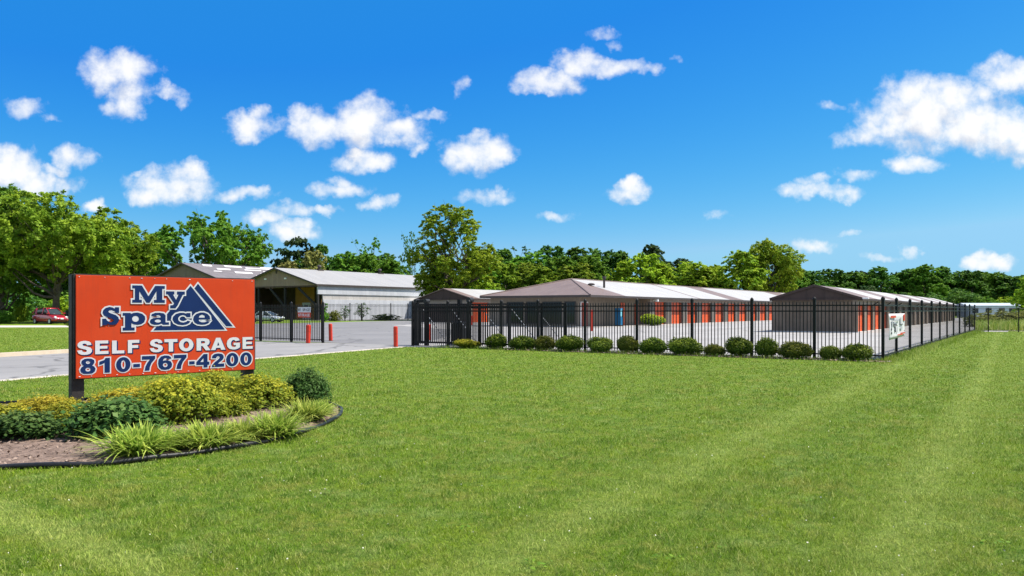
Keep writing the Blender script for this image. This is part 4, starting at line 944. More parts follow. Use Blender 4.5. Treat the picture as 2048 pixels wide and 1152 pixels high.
# ------------------------------------------------------------------ cars
def car(name, label, loc, rz, paint, L_=4.6, Wd=1.78, H=1.55, wagon=True):
    t = thing(name, label, 'car', loc, rz)
    hw = Wd / 2
    def loft(rings, name_, m_, par, sub=2):
        mb = MB(); n = len(rings[0])
        for r_ in rings: mb.v += r_
        for i in range(len(rings) - 1):
            for k in range(n): mb.f.append((i * n + k, i * n + (k + 1) % n, (i + 1) * n + (k + 1) % n, (i + 1) * n + k))
        mb.f += [tuple(range(n - 1, -1, -1)), tuple((len(rings) - 1) * n + k for k in range(n))]
        o = mb.build(name_, m_, par, smooth=True)
        if sub: s = o.modifiers.new('sub', 'SUBSURF'); s.levels = sub; s.render_levels = sub
        return o
    h = L_ / 2; belt = H * .60
    st = [(-h, .42, belt * .86, .80), (-h + .12, .26, belt * .98, .94), (-h + .9, .22, belt * 1.02, 1.0), (-.2, .20, belt * 1.0, 1.0), (h - 1.35, .2, belt * .97, 1.0), (h - .7, .22, belt * .86, .98), (h - .15, .26, belt * .70, .90), (h, .38, belt * .58, .74)]
    rings = []
    for x, zb, zt, w in st:
        w *= hw
        rings.append([(x, -w * .92, zb), (x, -w, zb + .14), (x, -w, zt - .18), (x, -w * .93, zt - .02), (x, -w * .5, zt + .02), (x, w * .5, zt + .02), (x, w * .93, zt - .02), (x, w, zt - .18), (x, w, zb + .14), (x, w * .92, zb)])
    body = loft(rings, 'body', paint, t)
    g0 = -h + (.10 if wagon else .75); gr = -h + (.55 if wagon else 1.35)
    gs = [(g0, belt - .05, belt, .90), (gr, belt - .05, H - .06, .80), (-.1, belt - .05, H, .80), (h - 2.1, belt - .05, H - .07, .78), (h - 1.05, belt - .12, belt - .04, .84)]
    rings = []
    for x, zb, zt, w in gs:
        w *= hw; wt_ = w * (.86 if zt > belt + .1 else 1)
        rings.append([(x, -w * 1.08, zb), (x, -(w * 1.08 + wt_) / 2, (zb + zt) / 2), (x, -wt_, zt - .03), (x, -wt_ * .5, zt), (x, wt_ * .5, zt), (x, wt_, zt - .03), (x, (w * 1.08 + wt_) / 2, (zb + zt) / 2), (x, w * 1.08, zb)])
    loft(rings, 'glass', M['car_glass'], t, 1)
    rf = [[(x, -w, z), (x, -w * .5, z + .035), (x, w * .5, z + .035), (x, w, z), (x, w, z - .03), (x, -w, z - .03)] for x, z, w in ((gr - .12, H - .12, .60 * hw), (gr + .1, H - .045, .66 * hw), (-.1, H - .005, .68 * hw), (h - 2.25, H - .055, .66 * hw), (h - 2.0, H - .14, .62 * hw))]
    loft(rf, 'roof', paint, t, 1)
    pil = MB()
    for s in (-1, 1):
        pil.bar((h - 1.1, s * hw * .86, belt), (h - 2.15, s * hw * .66, H - .06), .07, .07)
        pil.bar((-.15, s * hw * .90, belt), (-.2, s * hw * .68, H - .02), .09, .05)
        pil.bar((-h + .95, s * hw * .90, belt), (gr + .2, s * hw * .68, H - .05), .16, .05)
        pil.bar((g0 + .05, s * hw * .88, belt), (gr, s * hw * .66, H - .09), .1, .06)
    pil.build('pillar', paint, t)
    for s in (-1, 1):
        for x in (-h + .85, h - .9):
            tw = MB().tube([(x, s * (hw - .20), .32), (x, s * (hw + .01), .32)], .32, 22).build('wheel', M['rubber'], t)
            MB().tube([(x, s * (hw - .02), .32), (x, s * (hw + .022), .32)], [.2, .21], 16).build('rim', M['rim'], tw)
        MB().tube([(h - .30, s * hw * .66, belt * .66), (h - .04, s * hw * .62, belt * .60)], [.16, .12], 12).build('headlight', M['lamp_glass'], t)
        MB().box(-h - .012, -h + .1, s * hw * .72 - .12, s * hw * .72 + .12, belt * .6, belt * .85).build('tail_light', M['red_door'], t)
        MB().box(h - 1.35, h - 1.18, s * (hw * .92), s * (hw * .92) + s * .16, belt + .02, belt + .16).build('mirror', paint, t, bevel=.03)
        MB().box(-.9, -.65, s * (hw - .02), s * (hw + .012), belt * .80, belt * .84).build('door_handle', M['rim'], t)
    MB().box(h - .06, h + .015, -.55, .55, .40, .52).build('grille', M['plastic_black'], t)
    MB().box(h - .02, h + .03, -.16, .16, .54, .67).build('licence_plate', M['white_paint'], t)
    MB().box(-h + .2, h - .2, -hw * .8, hw * .8, .16, .3).build('underbody', M['plastic_black'], t)
    return t
car('parked_car', 'dark red hatchback parked under the big tree on the left', D(101, 90.5), R(-33), M['car_red'], 4.9, 1.85, 1.85)
car('parked_car', 'dark green car half hidden by the sign post behind the red car', D(160, 97), R(-25), M['car_dark'], 4.5, 1.8, 1.6)
car('parked_car', 'silver white sedan parked in front of the barn porch behind the left fence', D(534, 104), R(-14), M['car_silver'], 4.4, 1.8, 1.5, wagon=False)

# ------------------------------------------------------------------ foliage
def leaves_mesh(name, P, Nn, S, rnd, clump, asp=.55, fold=.0):
    """one mesh of leaf-sized diamonds"""
    n = len(P); rg = np.random.default_rng(len(P))
    Nn = Nn / np.maximum(np.linalg.norm(Nn, axis=1, keepdims=True), 1e-6)
    ref = rg.normal(size=(n, 3)); T = np.cross(Nn, ref); T /= np.maximum(np.linalg.norm(T, axis=1, keepdims=True), 1e-6)
    B = np.cross(Nn, T); s = S[:, None]
    V = np.empty((n, 4, 3)); V[:, 0] = P - T * s * .5; V[:, 1] = P + B * s * asp * .5 + Nn * s * fold; V[:, 2] = P + T * s * .5; V[:, 3] = P - B * s * asp * .5 + Nn * s * fold
    return raw_mesh(name, V.reshape(-1, 3), np.arange(4 * n).reshape(n, 4), {'rnd': np.repeat(rnd, 4), 'clump': np.repeat(clump, 4)})
def raw_mesh(name, V, F, attrs):
    me = bpy.data.meshes.new(name); n, k = F.shape
    me.vertices.add(len(V)); me.vertices.foreach_set('co', np.ascontiguousarray(V, dtype=np.float32).ravel())
    me.loops.add(n * k); me.loops.foreach_set('vertex_index', np.ascontiguousarray(F, dtype=np.int32).ravel())
    me.polygons.add(n); me.polygons.foreach_set('loop_start', np.arange(0, n * k, k, dtype=np.int32)); me.polygons.foreach_set('loop_total', np.full(n, k, dtype=np.int32))
    me.update(calc_edges=True)
    for a, d in attrs.items():
        at = me.attributes.new(a, 'FLOAT', 'POINT'); at.data.foreach_set('value', np.ascontiguousarray(d, dtype=np.float32))
    return me

def lobe_points(rg, C, Rr, n_leaves, squash, sprays, spread):
    """leaves gathered in sprays on the shells of lobes (centres C, radii Rr)"""
    w = Rr ** 2; w = w / w.sum()
    li = rg.choice(len(C), size=sprays, p=w)
    d = rg.normal(size=(sprays, 3)); d[:, 2] += .35; d /= np.linalg.norm(d, axis=1, keepdims=True)
    rad = Rr[li] * (.55 + .5 * rg.random(sprays) ** .6)
    sp = C[li] + d * rad[:, None] * np.array([1, 1, squash])
    scl = rg.random(sprays)
    k = rg.integers(0, sprays, n_leaves)
    ax = d + rg.normal(size=d.shape) * .45 - np.array([0, 0, .25]); ax /= np.linalg.norm(ax, axis=1, keepdims=True)
    t = rg.random(n_leaves); rr = Rr[li][k]
    g = rg.normal(size=(n_leaves, 3)) * (spread * .62 * rr * (1.15 - .75 * t))[:, None] * np.array([1, 1, .6])
    P = sp[k] + ax[k] * ((t - .25) * rr * 2.9 * spread)[:, None] + g
    P[:, 2] -= t * t * rr * .10
    Nn = d[k] * .5 + rg.normal(size=(n_leaves, 3)) * .55 + np.array([0, 0, .65])
    return P, Nn, scl[k], li[k]

PROTO = {}
def make_tree(name, seed, H, rx, z0, n_lobes, lobe, leaves, leaf, squash=.7, sprays=500, spread=.16, shape='round', trunk_r=.35, lean=0, limbs=14, forks=1, asp=.6):
    rg = np.random.default_rng(seed)
    rz = (H - z0) / 2; zc = z0 + rz
    C = []
    while len(C) < n_lobes:
        p = rg.uniform(-1, 1, 3); q = np.linalg.norm(p)
        if q > 1 or q < .32: continue
        z = p[2]
        if shape == 'round': pass
        elif shape == 'spread':
            if z < -.55: continue
        elif shape == 'cone':
            if math.hypot(p[0], p[1]) > .62 * (1 - z): continue
        elif shape == 'tall':
            if math.hypot(p[0], p[1]) > .95 - .35 * max(0, z): continue
        C.append(p)
    C = np.array(C) * (1 - lobe * .75) * np.array([rx, rx, rz]) + np.array([lean * .5, 0, zc])
    Rr = lobe * min(rx, rz * 1.2) * rg.uniform(.65, 1.2, n_lobes)
    P, Nn, scl, li = lobe_points(rg, C, Rr, leaves, squash, sprays, spread)
    ok = P[:, 2] > .15; P, Nn, scl = P[ok], Nn[ok], scl[ok]
    n = len(P)
    hrel = np.clip((P[:, 2] - z0) / (H - z0), 0, 1)
    me = leaves_mesh('crown', P, Nn, leaf * rg.uniform(.6, 1.35, n), rg.random(n), scl * .75 + .25 * rg.random(n), asp)
    tb = MB()
    top = np.array([lean, 0, z0 + (H - z0) * .62])
    for fk in range(forks):
        off_ = np.array([0, 0, 0.]) if forks == 1 else np.array([math.cos(fk * 2.4) * rx * .22, math.sin(fk * 2.4) * rx * .22, 0])
        pts = [np.array([0, 0, -.1]) + off_ * .12]; nseg = 7
        for i in range(1, nseg + 1):
            f = i / nseg; pts.append(np.array([0, 0, -.1]) * (1 - f) + (top + off_ * 1.6) * f + rg.normal(size=3) * np.array([1, 1, .2]) * rx * .035 + np.array([lean * .25 * math.sin(f * 3), 0, 0]))
        rr_ = [trunk_r * (1.35 if i == 0 else 1) * (1 - .8 * i / nseg) + .03 for i in range(nseg + 1)]
        tb.tube(pts, rr_, 8)
        idx = rg.permutation(n_lobes)[:limbs // forks]
        for j in idx:
            c_ = C[j]; f = min(.9, max(.28, (c_[2] * .62) / top[2])); k = int(f * nseg)
            a = pts[k]; mid = (a + c_) / 2 + np.array([0, 0, -.06 * rx]) + rg.normal(size=3) * rx * .04
            r0 = rr_[k] * .55; tb.tube([a, (a + mid) / 2 + rg.normal(size=3) * rx * .02, mid, c_, c_ + (c_ - mid) * .35], [r0, r0 * .8, r0 * .6, r0 * .3, r0 * .12], 6)
    mt = MB(); mt = tb
    tm = bpy.data.meshes.new('trunk'); tm.from_pydata([tuple(p) for p in tb.v], [], tb.f); tm.shade_smooth()
    tm.materials.append(M['bark']); me.materials.append(L['mid'])
    PROTO[name] = (me, tm, H, rx)
make_tree('oak', 1, 16, 8.6, 2.2, 52, .25, 70000, .34, .72, 1300, .15, 'spread', .42, 1.2, 20)
make_tree('oak2', 2, 16, 7.5, 1.4, 48, .26, 65000, .34, .7, 1200, .15, 'round', .4, -.6, 22)
make_tree('spreading', 3, 22, 15, 4, 60, .19, 60000, .46, .6, 1200, .15, 'spread', .6, -1, 26)
make_tree('tall', 5, 18.6, 6.9, 1.6, 92, .155, 72000, .29, .9, 1700, .20, 'tall', .34, .4, 34, 2)
make_tree('forest_a', 11, 16, 5.2, .0, 34, .27, 30000, .44, .8, 620, .2, 'round', .3, 0, 8)
make_tree('forest_b', 12, 16, 4.8, -.5, 36, .25, 30000, .42, .9, 620, .2, 'tall', .3, .4, 8)
make_tree('forest_c', 13, 16, 6.2, -2.5, 38, .25, 32000, .46, .75, 680, .2, 'spread', .32, -.4, 8)
make_tree('forest_d', 14, 16, 4.2, .6, 30, .28, 20000, .42, 1, 480, .2, 'cone', .26, 0, 6)
make_tree('pine', 21, 18, 6.5, 1, 44, .22, 26000, .44, .35, 520, .18, 'round', .32, .5, 20)
make_tree('wispy', 22, 18, 6.0, 3, 54, .13, 9000, .36, .9, 420, .2, 'tall', .22, 0, 34, 3)
make_tree('bushy', 23, 5, 3.2, -1.6, 20, .42, 12000, .26, .8, 420, .17, 'round', .1, 0, 4)
make_tree('cone_bush', 24, 5, 1.2, -1.6, 18, .42, 5000, .2, 1.1, 200, .17, 'cone', .08, 0, 3)

def tree(px, d, top, wpx, proto, leafm, label, rot=0, name='tree', cat='tree', group=None, crown='crown', trunk='trunk', sink=0):
    me, tm, H, rx = PROTO[proto]
    loc = D(px, d)
    t = thing(name, label, cat, loc, R(rot), group)
    hs = zat(top, d) / H; ws = wpx * d / 1600 / (2 * rx) / 1.0
    t.scale = (ws, ws, hs)
    c_ = bpy.data.objects.new(crown, me); col.objects.link(c_); c_.parent = t
    c_.material_slots[0].link = 'OBJECT'; c_.material_slots[0].material = L[leafm]
    k = bpy.data.objects.new(trunk, tm); col.objects.link(k); k.parent = t
    return t
# left group
tree(104, 97, 374, 300, 'oak', 'olive', 'big broad tree with a dark leaning trunk above the red car', 0)
tree(8, 100, 362, 230, 'oak2', 'mid', 'tall dense green tree cut by the left picture edge', 40)
tree(212, 108, 422, 190, 'oak2', 'olive', 'lower olive green tree showing above the left half of the sign', 200)
tree(-70, 120, 380, 240, 'oak', 'dark', 'dark tree deepest behind the left edge trees', 90)
tree(60, 135, 420, 240, 'forest_c', 'dark', 'dark shaded tree filling the gap behind the big broad tree', 20)
tree(165, 140, 455, 200, 'forest_a', 'dark', 'dark tree low behind the sign top, left of the grey barn', 70)
tree(328, 188, 452, 130, 'forest_c', 'mid', 'small round green tree left of the spreading tree behind the grey barn', 10)
tree(425, 186, 414, 265, 'spreading', 'mid', 'wide spreading tree with bare dark limbs behind the patched barn roof', 30)
tree(500, 200, 500, 120, 'forest_a', 'mid', 'low green tree at the right skirt of the spreading tree', 130)
tree(275, 195, 492, 110, 'forest_b', 'mid', 'low green tree behind the left eave of the grey barn', 180)
tree(598, 210, 464, 105, 'pine', 'pine', 'dark pine with layered tufts behind the tan tree', 15)
tree(560, 214, 486, 80, 'pine', 'pine', 'shorter dark pine between the spreading tree and the layered pine', 100)
tree(645, 212, 478, 80, 'pine', 'dark', 'dark pine at the right shoulder of the tan tree', 220)
tree(628, 186, 494, 80, 'forest_c', 'tan', 'tan yellow tree standing up behind the barn ridge', 40)
tree(575, 188, 512, 70, 'forest_a', 'tan', 'low tan yellow tree left of the barn ridge vent', 140)
tree(740, 206, 462, 110, 'wispy', 'mid', 'thin wispy tree top rising over the dark round trees behind the barn', 0)
tree(705, 204, 492, 90, 'forest_a', 'dark', 'dark round tree left below the wispy tree top', 33)
tree(765, 208, 494, 90, 'forest_a', 'dark', 'dark round tree right below the wispy tree top', 210)
tree(668, 222, 505, 70, 'forest_b', 'dark', 'narrow dark tree right of the layered pines', 75)
tree(815, 200, 505, 50, 'forest_d', 'dark', 'small dark conical tree left of the tall tree', 10)
tree(822, 212, 448, 60, 'wispy', 'mid', 'slender sparse tree at the left shoulder of the tall tree', 120)
tree(690, 196, 500, 95, 'forest_c', 'mid', 'full green tree above the middle of the barn roof', 50)
tree(735, 198, 496, 95, 'forest_a', 'mid', 'full green tree below the thin wispy tree top', 95)
tree(785, 196, 506, 90, 'forest_b', 'mid', 'full green tree above the right part of the barn roof', 140)
tree(615, 200, 505, 110, 'forest_a', 'dark', 'dark green tree filling in behind the tan tree', 250)
# tall tree behind the small storage building
tree(906, 124, 400, 202, 'tall', 'bright', 'tall airy tree with twin trunks above the small storage building', 20)
tree(878, 127, 520, 90, 'forest_a', 'bright', 'low bright green growth around the foot of the tall tree', 65)
tree(948, 128, 530, 90, 'forest_c', 'yellow', 'low yellow green growth right of the foot of the tall tree', 165)
# middle wood
mid = [(1000, 214, 486, 90, 'forest_b', 'dark', 'dark tree top just right of the tall tree'), (1040, 222, 480, 90, 'wispy', 'dark', 'sparse spiky dark top over the middle wood'),
 (1058, 206, 494, 95, 'forest_a', 'mid', 'green tree in the middle wood left of the hip roof peak'), (1102, 216, 484, 90, 'forest_c', 'dark', 'dark crown above the hip roof peak'),
 (1150, 218, 483, 90, 'forest_b', 'dark', 'dark crown right of the hip roof peak'), (1198, 222, 484, 80, 'forest_a', 'dark', 'dark round crown over the middle of the wood'),
 (1240, 220, 490, 80, 'forest_b', 'dark', 'dark crown behind the bright yellow tree'), (1300, 216, 482, 90, 'forest_c', 'pine', 'very dark tree highest right of the yellow tree'),
 (1352, 226, 506, 80, 'forest_a', 'pine', 'dark low tree between the two yellow trees'), (1010, 176, 520, 85, 'forest_c', 'olive', 'olive tree fronting the wood beside the tall tree'),
 (1060, 180, 514, 90, 'forest_a', 'olive', 'olive feathery tree in front of the wood left of the hip roof'), (1120, 178, 506, 90, 'forest_c', 'mid', 'light green tree right behind the hip roof peak'),
 (1180, 176, 500, 95, 'forest_a', 'mid', 'mid green tree behind the roof vent pipe'), (1222, 184, 520, 70, 'forest_d', 'dark', 'dark narrow tree left of the bright yellow tree'),
 (1292, 172, 500, 95, 'forest_c', 'yellow', 'bright yellow green tree behind the silver roof'), (1384, 176, 512, 90, 'forest_a', 'yellow', 'smaller yellow green tree right of the first yellow one'),
 (1340, 190, 535, 60, 'forest_b', 'dark', 'dark gap filling tree between yellow trees'), (1432, 182, 520, 70, 'forest_b', 'bright', 'green tree right of the second yellow tree'),
 (1476, 170, 494, 105, 'forest_c', 'bright', 'bright green round tree left of the dark trunked tree'), (1540, 174, 474, 112, 'oak2', 'bright', 'tall bright green tree with dark trunk at the end of the wood'),
 (1418, 214, 524, 60, 'forest_a', 'dark', 'dark low crown peeping left of the bright green trees'), (955, 210, 500, 70, 'forest_a', 'mid', 'green crown half hidden behind the tall tree')]
mid += [(985, 190, 512, 80, 'forest_b', 'mid', 'green tree filling the band just right of the tall tree'), (1085, 172, 522, 80, 'forest_b', 'olive', 'low olive tree above the left slope of the hip roof'), (1155, 172, 516, 80, 'forest_a', 'olive', 'low olive tree above the right slope of the hip roof'),
 (1250, 176, 512, 80, 'forest_b', 'yellow', 'low yellow green tree at the left skirt of the bright yellow one'), (1330, 174, 522, 80, 'forest_c', 'yellow', 'low yellow green tree between the two yellow ones'), (1408, 174, 524, 70, 'forest_b', 'bright', 'low bright green tree at the right skirt of the second yellow one'),
 (1505, 178, 506, 80, 'forest_a', 'bright', 'bright green tree between the round one and the dark trunked one'), (1570, 180, 520, 60, 'forest_b', 'mid', 'green tree at the right foot of the dark trunked one')]
for i, (px, d, top, w, pr, lm, lab) in enumerate(mid): tree(px, d, top, w * 1.25, pr, lm, lab, (i * 67) % 360)
# far right treeline
line = [(1590, 262, 540, 60, 'forest_b'), (1622, 270, 534, 70, 'forest_a'), (1662, 255, 533, 70, 'forest_c'), (1700, 262, 536, 60, 'forest_b'), (1728, 258, 537, 60, 'forest_a'), (1760, 252, 524, 60, 'forest_b'),
 (1795, 260, 540, 60, 'forest_c'), (1822, 256, 528, 60, 'forest_a'), (1852, 250, 524, 62, 'forest_c'), (1884, 254, 524, 60, 'forest_b'), (1912, 258, 534, 60, 'forest_a'), (1942, 250, 536, 62, 'forest_c'), (1975, 254, 536, 62, 'forest_a'), (2008, 250, 544, 60, 'forest_b'), (2040, 246, 548, 60, 'forest_c'), (2075, 246, 540, 70, 'forest_a'), (2115, 240, 538, 80, 'forest_b')]
wordy = ['first', 'second', 'third', 'fourth', 'fifth', 'sixth', 'seventh', 'eighth', 'ninth', 'tenth', 'eleventh', 'twelfth', 'thirteenth', 'fourteenth', 'fifteenth', 'sixteenth', 'seventeenth']
for i, (px, d, top, w, pr) in enumerate(line):
    tree(px, d, top, w * 1.5, pr, 'dark' if i % 4 else 'mid', wordy[i] + ' dark tree from the left in the far treeline on the right', (i * 83) % 360, group='far treeline on the right')
for i, px in enumerate((1606, 1642, 1680, 1715, 1745, 1778, 1810, 1838, 1868, 1898, 1928, 1960, 1992, 2026, 2060)):
    tree(px, 282, 534 + (i * 7) % 9, 78, ('forest_b', 'forest_d', 'forest_a', 'forest_c')[i % 4], 'pine' if i % 2 else 'dark', wordy[i] + ' tree from the left in the dark rear rank of the far right treeline', i * 51, group='rear rank of the far treeline')
# undergrowth in front of the far treeline
for (px, d, top, w, lm, lab) in ((1925, 190, 572, 95, 'dark', 'large dull green shrub in front of the far treeline'), (1870, 200, 580, 70, 'dark', 'dark shrub behind the end of the right storage roof'), (1978, 180, 588, 40, 'mid', 'small round green shrub above the white trailer'),
        (2010, 200, 590, 60, 'yellow', 'yellow green bush right above the trailer roof'), (1800, 215, 580, 80, 'dark', 'dark shrub low behind the right storage roof'), (1650, 215, 560, 90, 'dark', 'broad dark shrub left behind the dark gable'), (1730, 215, 566, 90, 'pine', 'blackish shrub behind the ridge of the right storage roof')):
    tree(px, d, top, w, 'bushy', lm, lab, px, 'shrub', 'shrub', crown='foliage', trunk='stem')
tree(2062, 84, 548, 90, 'forest_c', 'yellow', 'leafy yellow green tree at the right picture edge', 30)
# left undergrowth
for (px, d, top, w, lm, lab) in ((20, 112, 575, 130, 'dark', 'dark undergrowth bush at the left edge below the trees'), (75, 118, 590, 100, 'dark', 'dark undergrowth bush behind the red car'), (130, 116, 585, 80, 'yellow', 'sunlit yellow bush right of the leaning trunk'),
        (40, 104, 596, 34, 'bright', 'light green sapling left above the red car'), (0, 92, 618, 50, 'mid', 'low green bush at the left edge of the lawn'), (145, 82, 645, 34, 'box', 'low clipped bush at the end of the pale path'), (200, 120, 570, 120, 'dark', 'dark bush row hidden behind the sign'), (-40, 110, 560, 120, 'dark', 'dark bush outside the left edge')):
    if px > -30: tree(px, d, top, w, 'bushy', lm, lab, px * 3, 'shrub', 'shrub', crown='foliage', trunk='stem')
# growth on the court's back fence
for (px, d, top, w, pr, lm, lab) in ((649, 110.5, 586, 26, 'cone_bush', 'mid', 'small conical evergreen at the barn corner'), (690, 115.5, 608, 30, 'wispy', 'dark', 'scrubby weeds climbing the back fence'), (724, 117, 602, 40, 'wispy', 'dark', 'dark climber bush against the white barn wall'), (668, 113, 618, 34, 'bushy', 'weed', 'yellowish weeds at the foot of the back fence'), (770, 121.5, 626, 60, 'bushy', 'box', 'low bushes at the right end of the back fence')):
    tree(px, d, top, w, pr, lm, lab, px, 'shrub', 'shrub', crown='foliage', trunk='stem')
# weeds on the right
for (px, d, top, w, lm, lab) in ((2000, 76, 617, 110, 'weed', 'olive weed clump behind the chain link fence'), (1958, 74, 625, 60, 'weed', 'small olive weeds beside the end of the iron fence'), (2045, 80, 618, 90, 'weed', 'green weed clump at the right edge behind the fence')):
    tree(px, d, top, w, 'bushy', lm, lab, px, 'weed_clump', 'weeds', crown='foliage', trunk='stem')

# round bush at the office
def bush_mesh(seed, rx, ry, h, n, leaf, lumps=7):
    rg = np.random.default_rng(seed)
    d = rg.normal(size=(n, 3)); d[:, 2] = np.abs(d[:, 2]) * 1.2 - .42; d /= np.linalg.norm(d, axis=1, keepdims=True)
    lump = np.zeros(n); LC = rg.normal(size=(lumps, 3)); LC[:, 2] = np.abs(LC[:, 2]); LC /= np.linalg.norm(LC, axis=1, keepdims=True)
    dm = (d @ LC.T).max(axis=1); f = .64 + .42 * np.clip((dm - .45) / .55, 0, 1)
    r = f * (.74 + .36 * rg.random(n) ** .9)
    P = d * r[:, None] * np.array([rx, ry, h * .64]); P[:, 2] += h * .36
    ns = 70; sd = rg.normal(size=(ns, 3)); sd[:, 2] = np.abs(sd[:, 2]) * .9; sd /= np.linalg.norm(sd, axis=1, keepdims=True)
    near = (d @ sd.T); P *= (1 + .16 * np.clip((near.max(axis=1) - .955) / .045, 0, 1) * (.4 + .6 * rg.random(n)))[:, None]
    P += rg.normal(size=P.shape) * .014
    ok = P[:, 2] > .01; P, d2, dm2, r2 = P[ok], d[ok], dm[ok], (r / f)[ok]
    Nn = d2 + rg.normal(size=P.shape) * .6; m_ = len(P)
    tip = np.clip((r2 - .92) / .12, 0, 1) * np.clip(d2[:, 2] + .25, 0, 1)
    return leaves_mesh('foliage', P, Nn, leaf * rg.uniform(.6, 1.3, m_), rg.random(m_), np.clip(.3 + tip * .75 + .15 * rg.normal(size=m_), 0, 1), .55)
def stems(h, r, n, seed, m_=None):
    rg = random.Random(seed); t = MB()
    for i in range(n):
        a = rg.random() * 6.28; t.tube([(0, 0, -.02), (math.cos(a) * r * .3, math.sin(a) * r * .3, h * .35), (math.cos(a) * r * .8, math.sin(a) * r * .8, h * .75)], [.014, .010, .004], 5)
    tm = bpy.data.meshes.new('stem'); tm.from_pydata([tuple(p) for p in t.v], [], t.f); tm.materials.append(M['bark']); return tm
BP = [bush_mesh(31, .42, .42, .62, 7000, .058, 5), bush_mesh(32, .42, .42, .62, 7000, .058, 10), bush_mesh(33, .42, .42, .62, 7000, .058, 4), bush_mesh(34, .42, .42, .62, 7000, .058, 7), bush_mesh(35, .42, .42, .62, 7000, .058, 13)]
for m_ in BP: m_.materials.append(L['box'])
BST = stems(.38, .25, 6, 5)
row = [(934, 60, 680, 'goldgreen', 'yellow tipped low shrub nearest the slide gate'), (996, 52, 671, 'box', ''), (1046, 50, 675, 'box', ''), (1090, 40, 675, 'box', ''), (1140, 54, 673, 'box', ''), (1201, 56, 677, 'box', ''), (1253, 44, 675, 'box', ''),
       (1306, 52, 679, 'box', ''), (1368, 66, 679, 'box', ''), (1430, 38, 690, 'box', ''), (1480, 54, 677, 'box', ''), (1534, 44, 680, 'box', ''), (1590, 62, 687, 'box', ''), (1660, 42, 695, 'box', ''), (1714, 58, 689, 'box', '')]
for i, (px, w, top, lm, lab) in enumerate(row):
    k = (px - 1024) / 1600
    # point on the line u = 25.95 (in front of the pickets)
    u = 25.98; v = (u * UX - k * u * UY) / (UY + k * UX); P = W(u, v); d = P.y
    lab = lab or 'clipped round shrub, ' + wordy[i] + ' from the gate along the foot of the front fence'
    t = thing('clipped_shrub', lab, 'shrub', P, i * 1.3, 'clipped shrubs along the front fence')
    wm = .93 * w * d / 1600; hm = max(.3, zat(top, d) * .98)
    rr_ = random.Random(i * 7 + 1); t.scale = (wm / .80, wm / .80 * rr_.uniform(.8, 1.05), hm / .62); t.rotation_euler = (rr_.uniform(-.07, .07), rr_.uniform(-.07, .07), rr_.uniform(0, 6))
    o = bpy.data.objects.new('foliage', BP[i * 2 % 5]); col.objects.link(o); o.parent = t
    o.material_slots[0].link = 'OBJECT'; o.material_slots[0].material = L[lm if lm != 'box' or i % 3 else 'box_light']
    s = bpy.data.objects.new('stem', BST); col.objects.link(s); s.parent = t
t = thing('round_bush', 'rounded bright green bush beside the blue machine at the office wall', 'bush', W(63.2 + 10.6, 33.5 - 1.3), 0)
o = bpy.data.objects.new('foliage', BP[0]); col.objects.link(o); o.parent = t; o.material_slots[0].link = 'OBJECT'; o.material_slots[0].material = L['bright']
t.scale = (2.7, 2.7, 1.7)
s = bpy.data.objects.new('stem', BST); col.objects.link(s); s.parent = t

# ------------------------------------------------------------------ the planted bed round the sign
def pip(x, y, poly):
    x = np.asarray(x); y = np.asarray(y); ins = np.zeros(x.shape, bool); n = len(poly)
    for i in range(n):
        x0, y0 = poly[i][0], poly[i][1]; x1, y1 = poly[(i + 1) % n][0], poly[(i + 1) % n][1]
        if y0 == y1: continue
        c = ((y0 > y) != (y1 > y)) & (x < (x1 - x0) * (y - y0) / (y1 - y0) + x0); ins ^= c
    return ins
cx, cy = -6.1, 10.7
bedm = MB(); n = len(BEDS); RN = 12
for k in range(RN + 1):
    f = 1 - k / RN * .98
    for (x, y) in BEDS:
        bx_, by_ = cx + (x - cx) * f, cy + (y - cy) * f
        z = .012 + .06 * (1 - f) ** .6 + .025 * math.sin(bx_ * 7.3) * math.sin(by_ * 6.1) * (1 - f)
        bedm.v.append((bx_, by_, z))
for k in range(RN):
    for i in range(n): bedm.f.append((k * n + i, k * n + (i + 1) % n, (k + 1) * n + (i + 1) % n, (k + 1) * n + i))
bedm.f.append(tuple(RN * n + i for i in range(n)))
o = bedm.build('mulch_bed', M['mulch'], smooth=True); o['kind'] = 'structure'
def bedz(x, y): 
    # fraction towards the rim along the ray from the centre
    best = 1
    d = math.hypot(x - cx, y - cy); a = math.atan2(y - cy, x - cx)
    rb = min(BEDS, key=lambda p: abs((math.atan2(p[1] - cy, p[0] - cx) - a + math.pi) % (2 * math.pi) - math.pi))
    f = min(1, d / math.hypot(rb[0] - cx, rb[1] - cy)); return .012 + .06 * (1 - f) ** .6
# chips
rg = np.random.default_rng(77)
X = rg.uniform(-9.5, -2.4, 9000); Y = rg.uniform(7.5, 14.5, 9000); ok = pip(X, Y, BEDS); X, Y = X[ok], Y[ok]
Z = np.array([bedz(a, b_) for a, b_ in zip(X, Y)]) + .012
n = len(X)
me = leaves_mesh('mulch_chips', np.stack([X, Y, Z], 1), rg.normal(size=(n, 3)) * .35 + np.array([0, 0, 1]), rg.uniform(.02, .075, n), rg.random(n), rg.random(n), .4)
o = link('mulch_chips', me, M['chip']); o['kind'] = 'stuff'; tag(o, 'loose bark chips and litter on the sign bed', 'mulch')
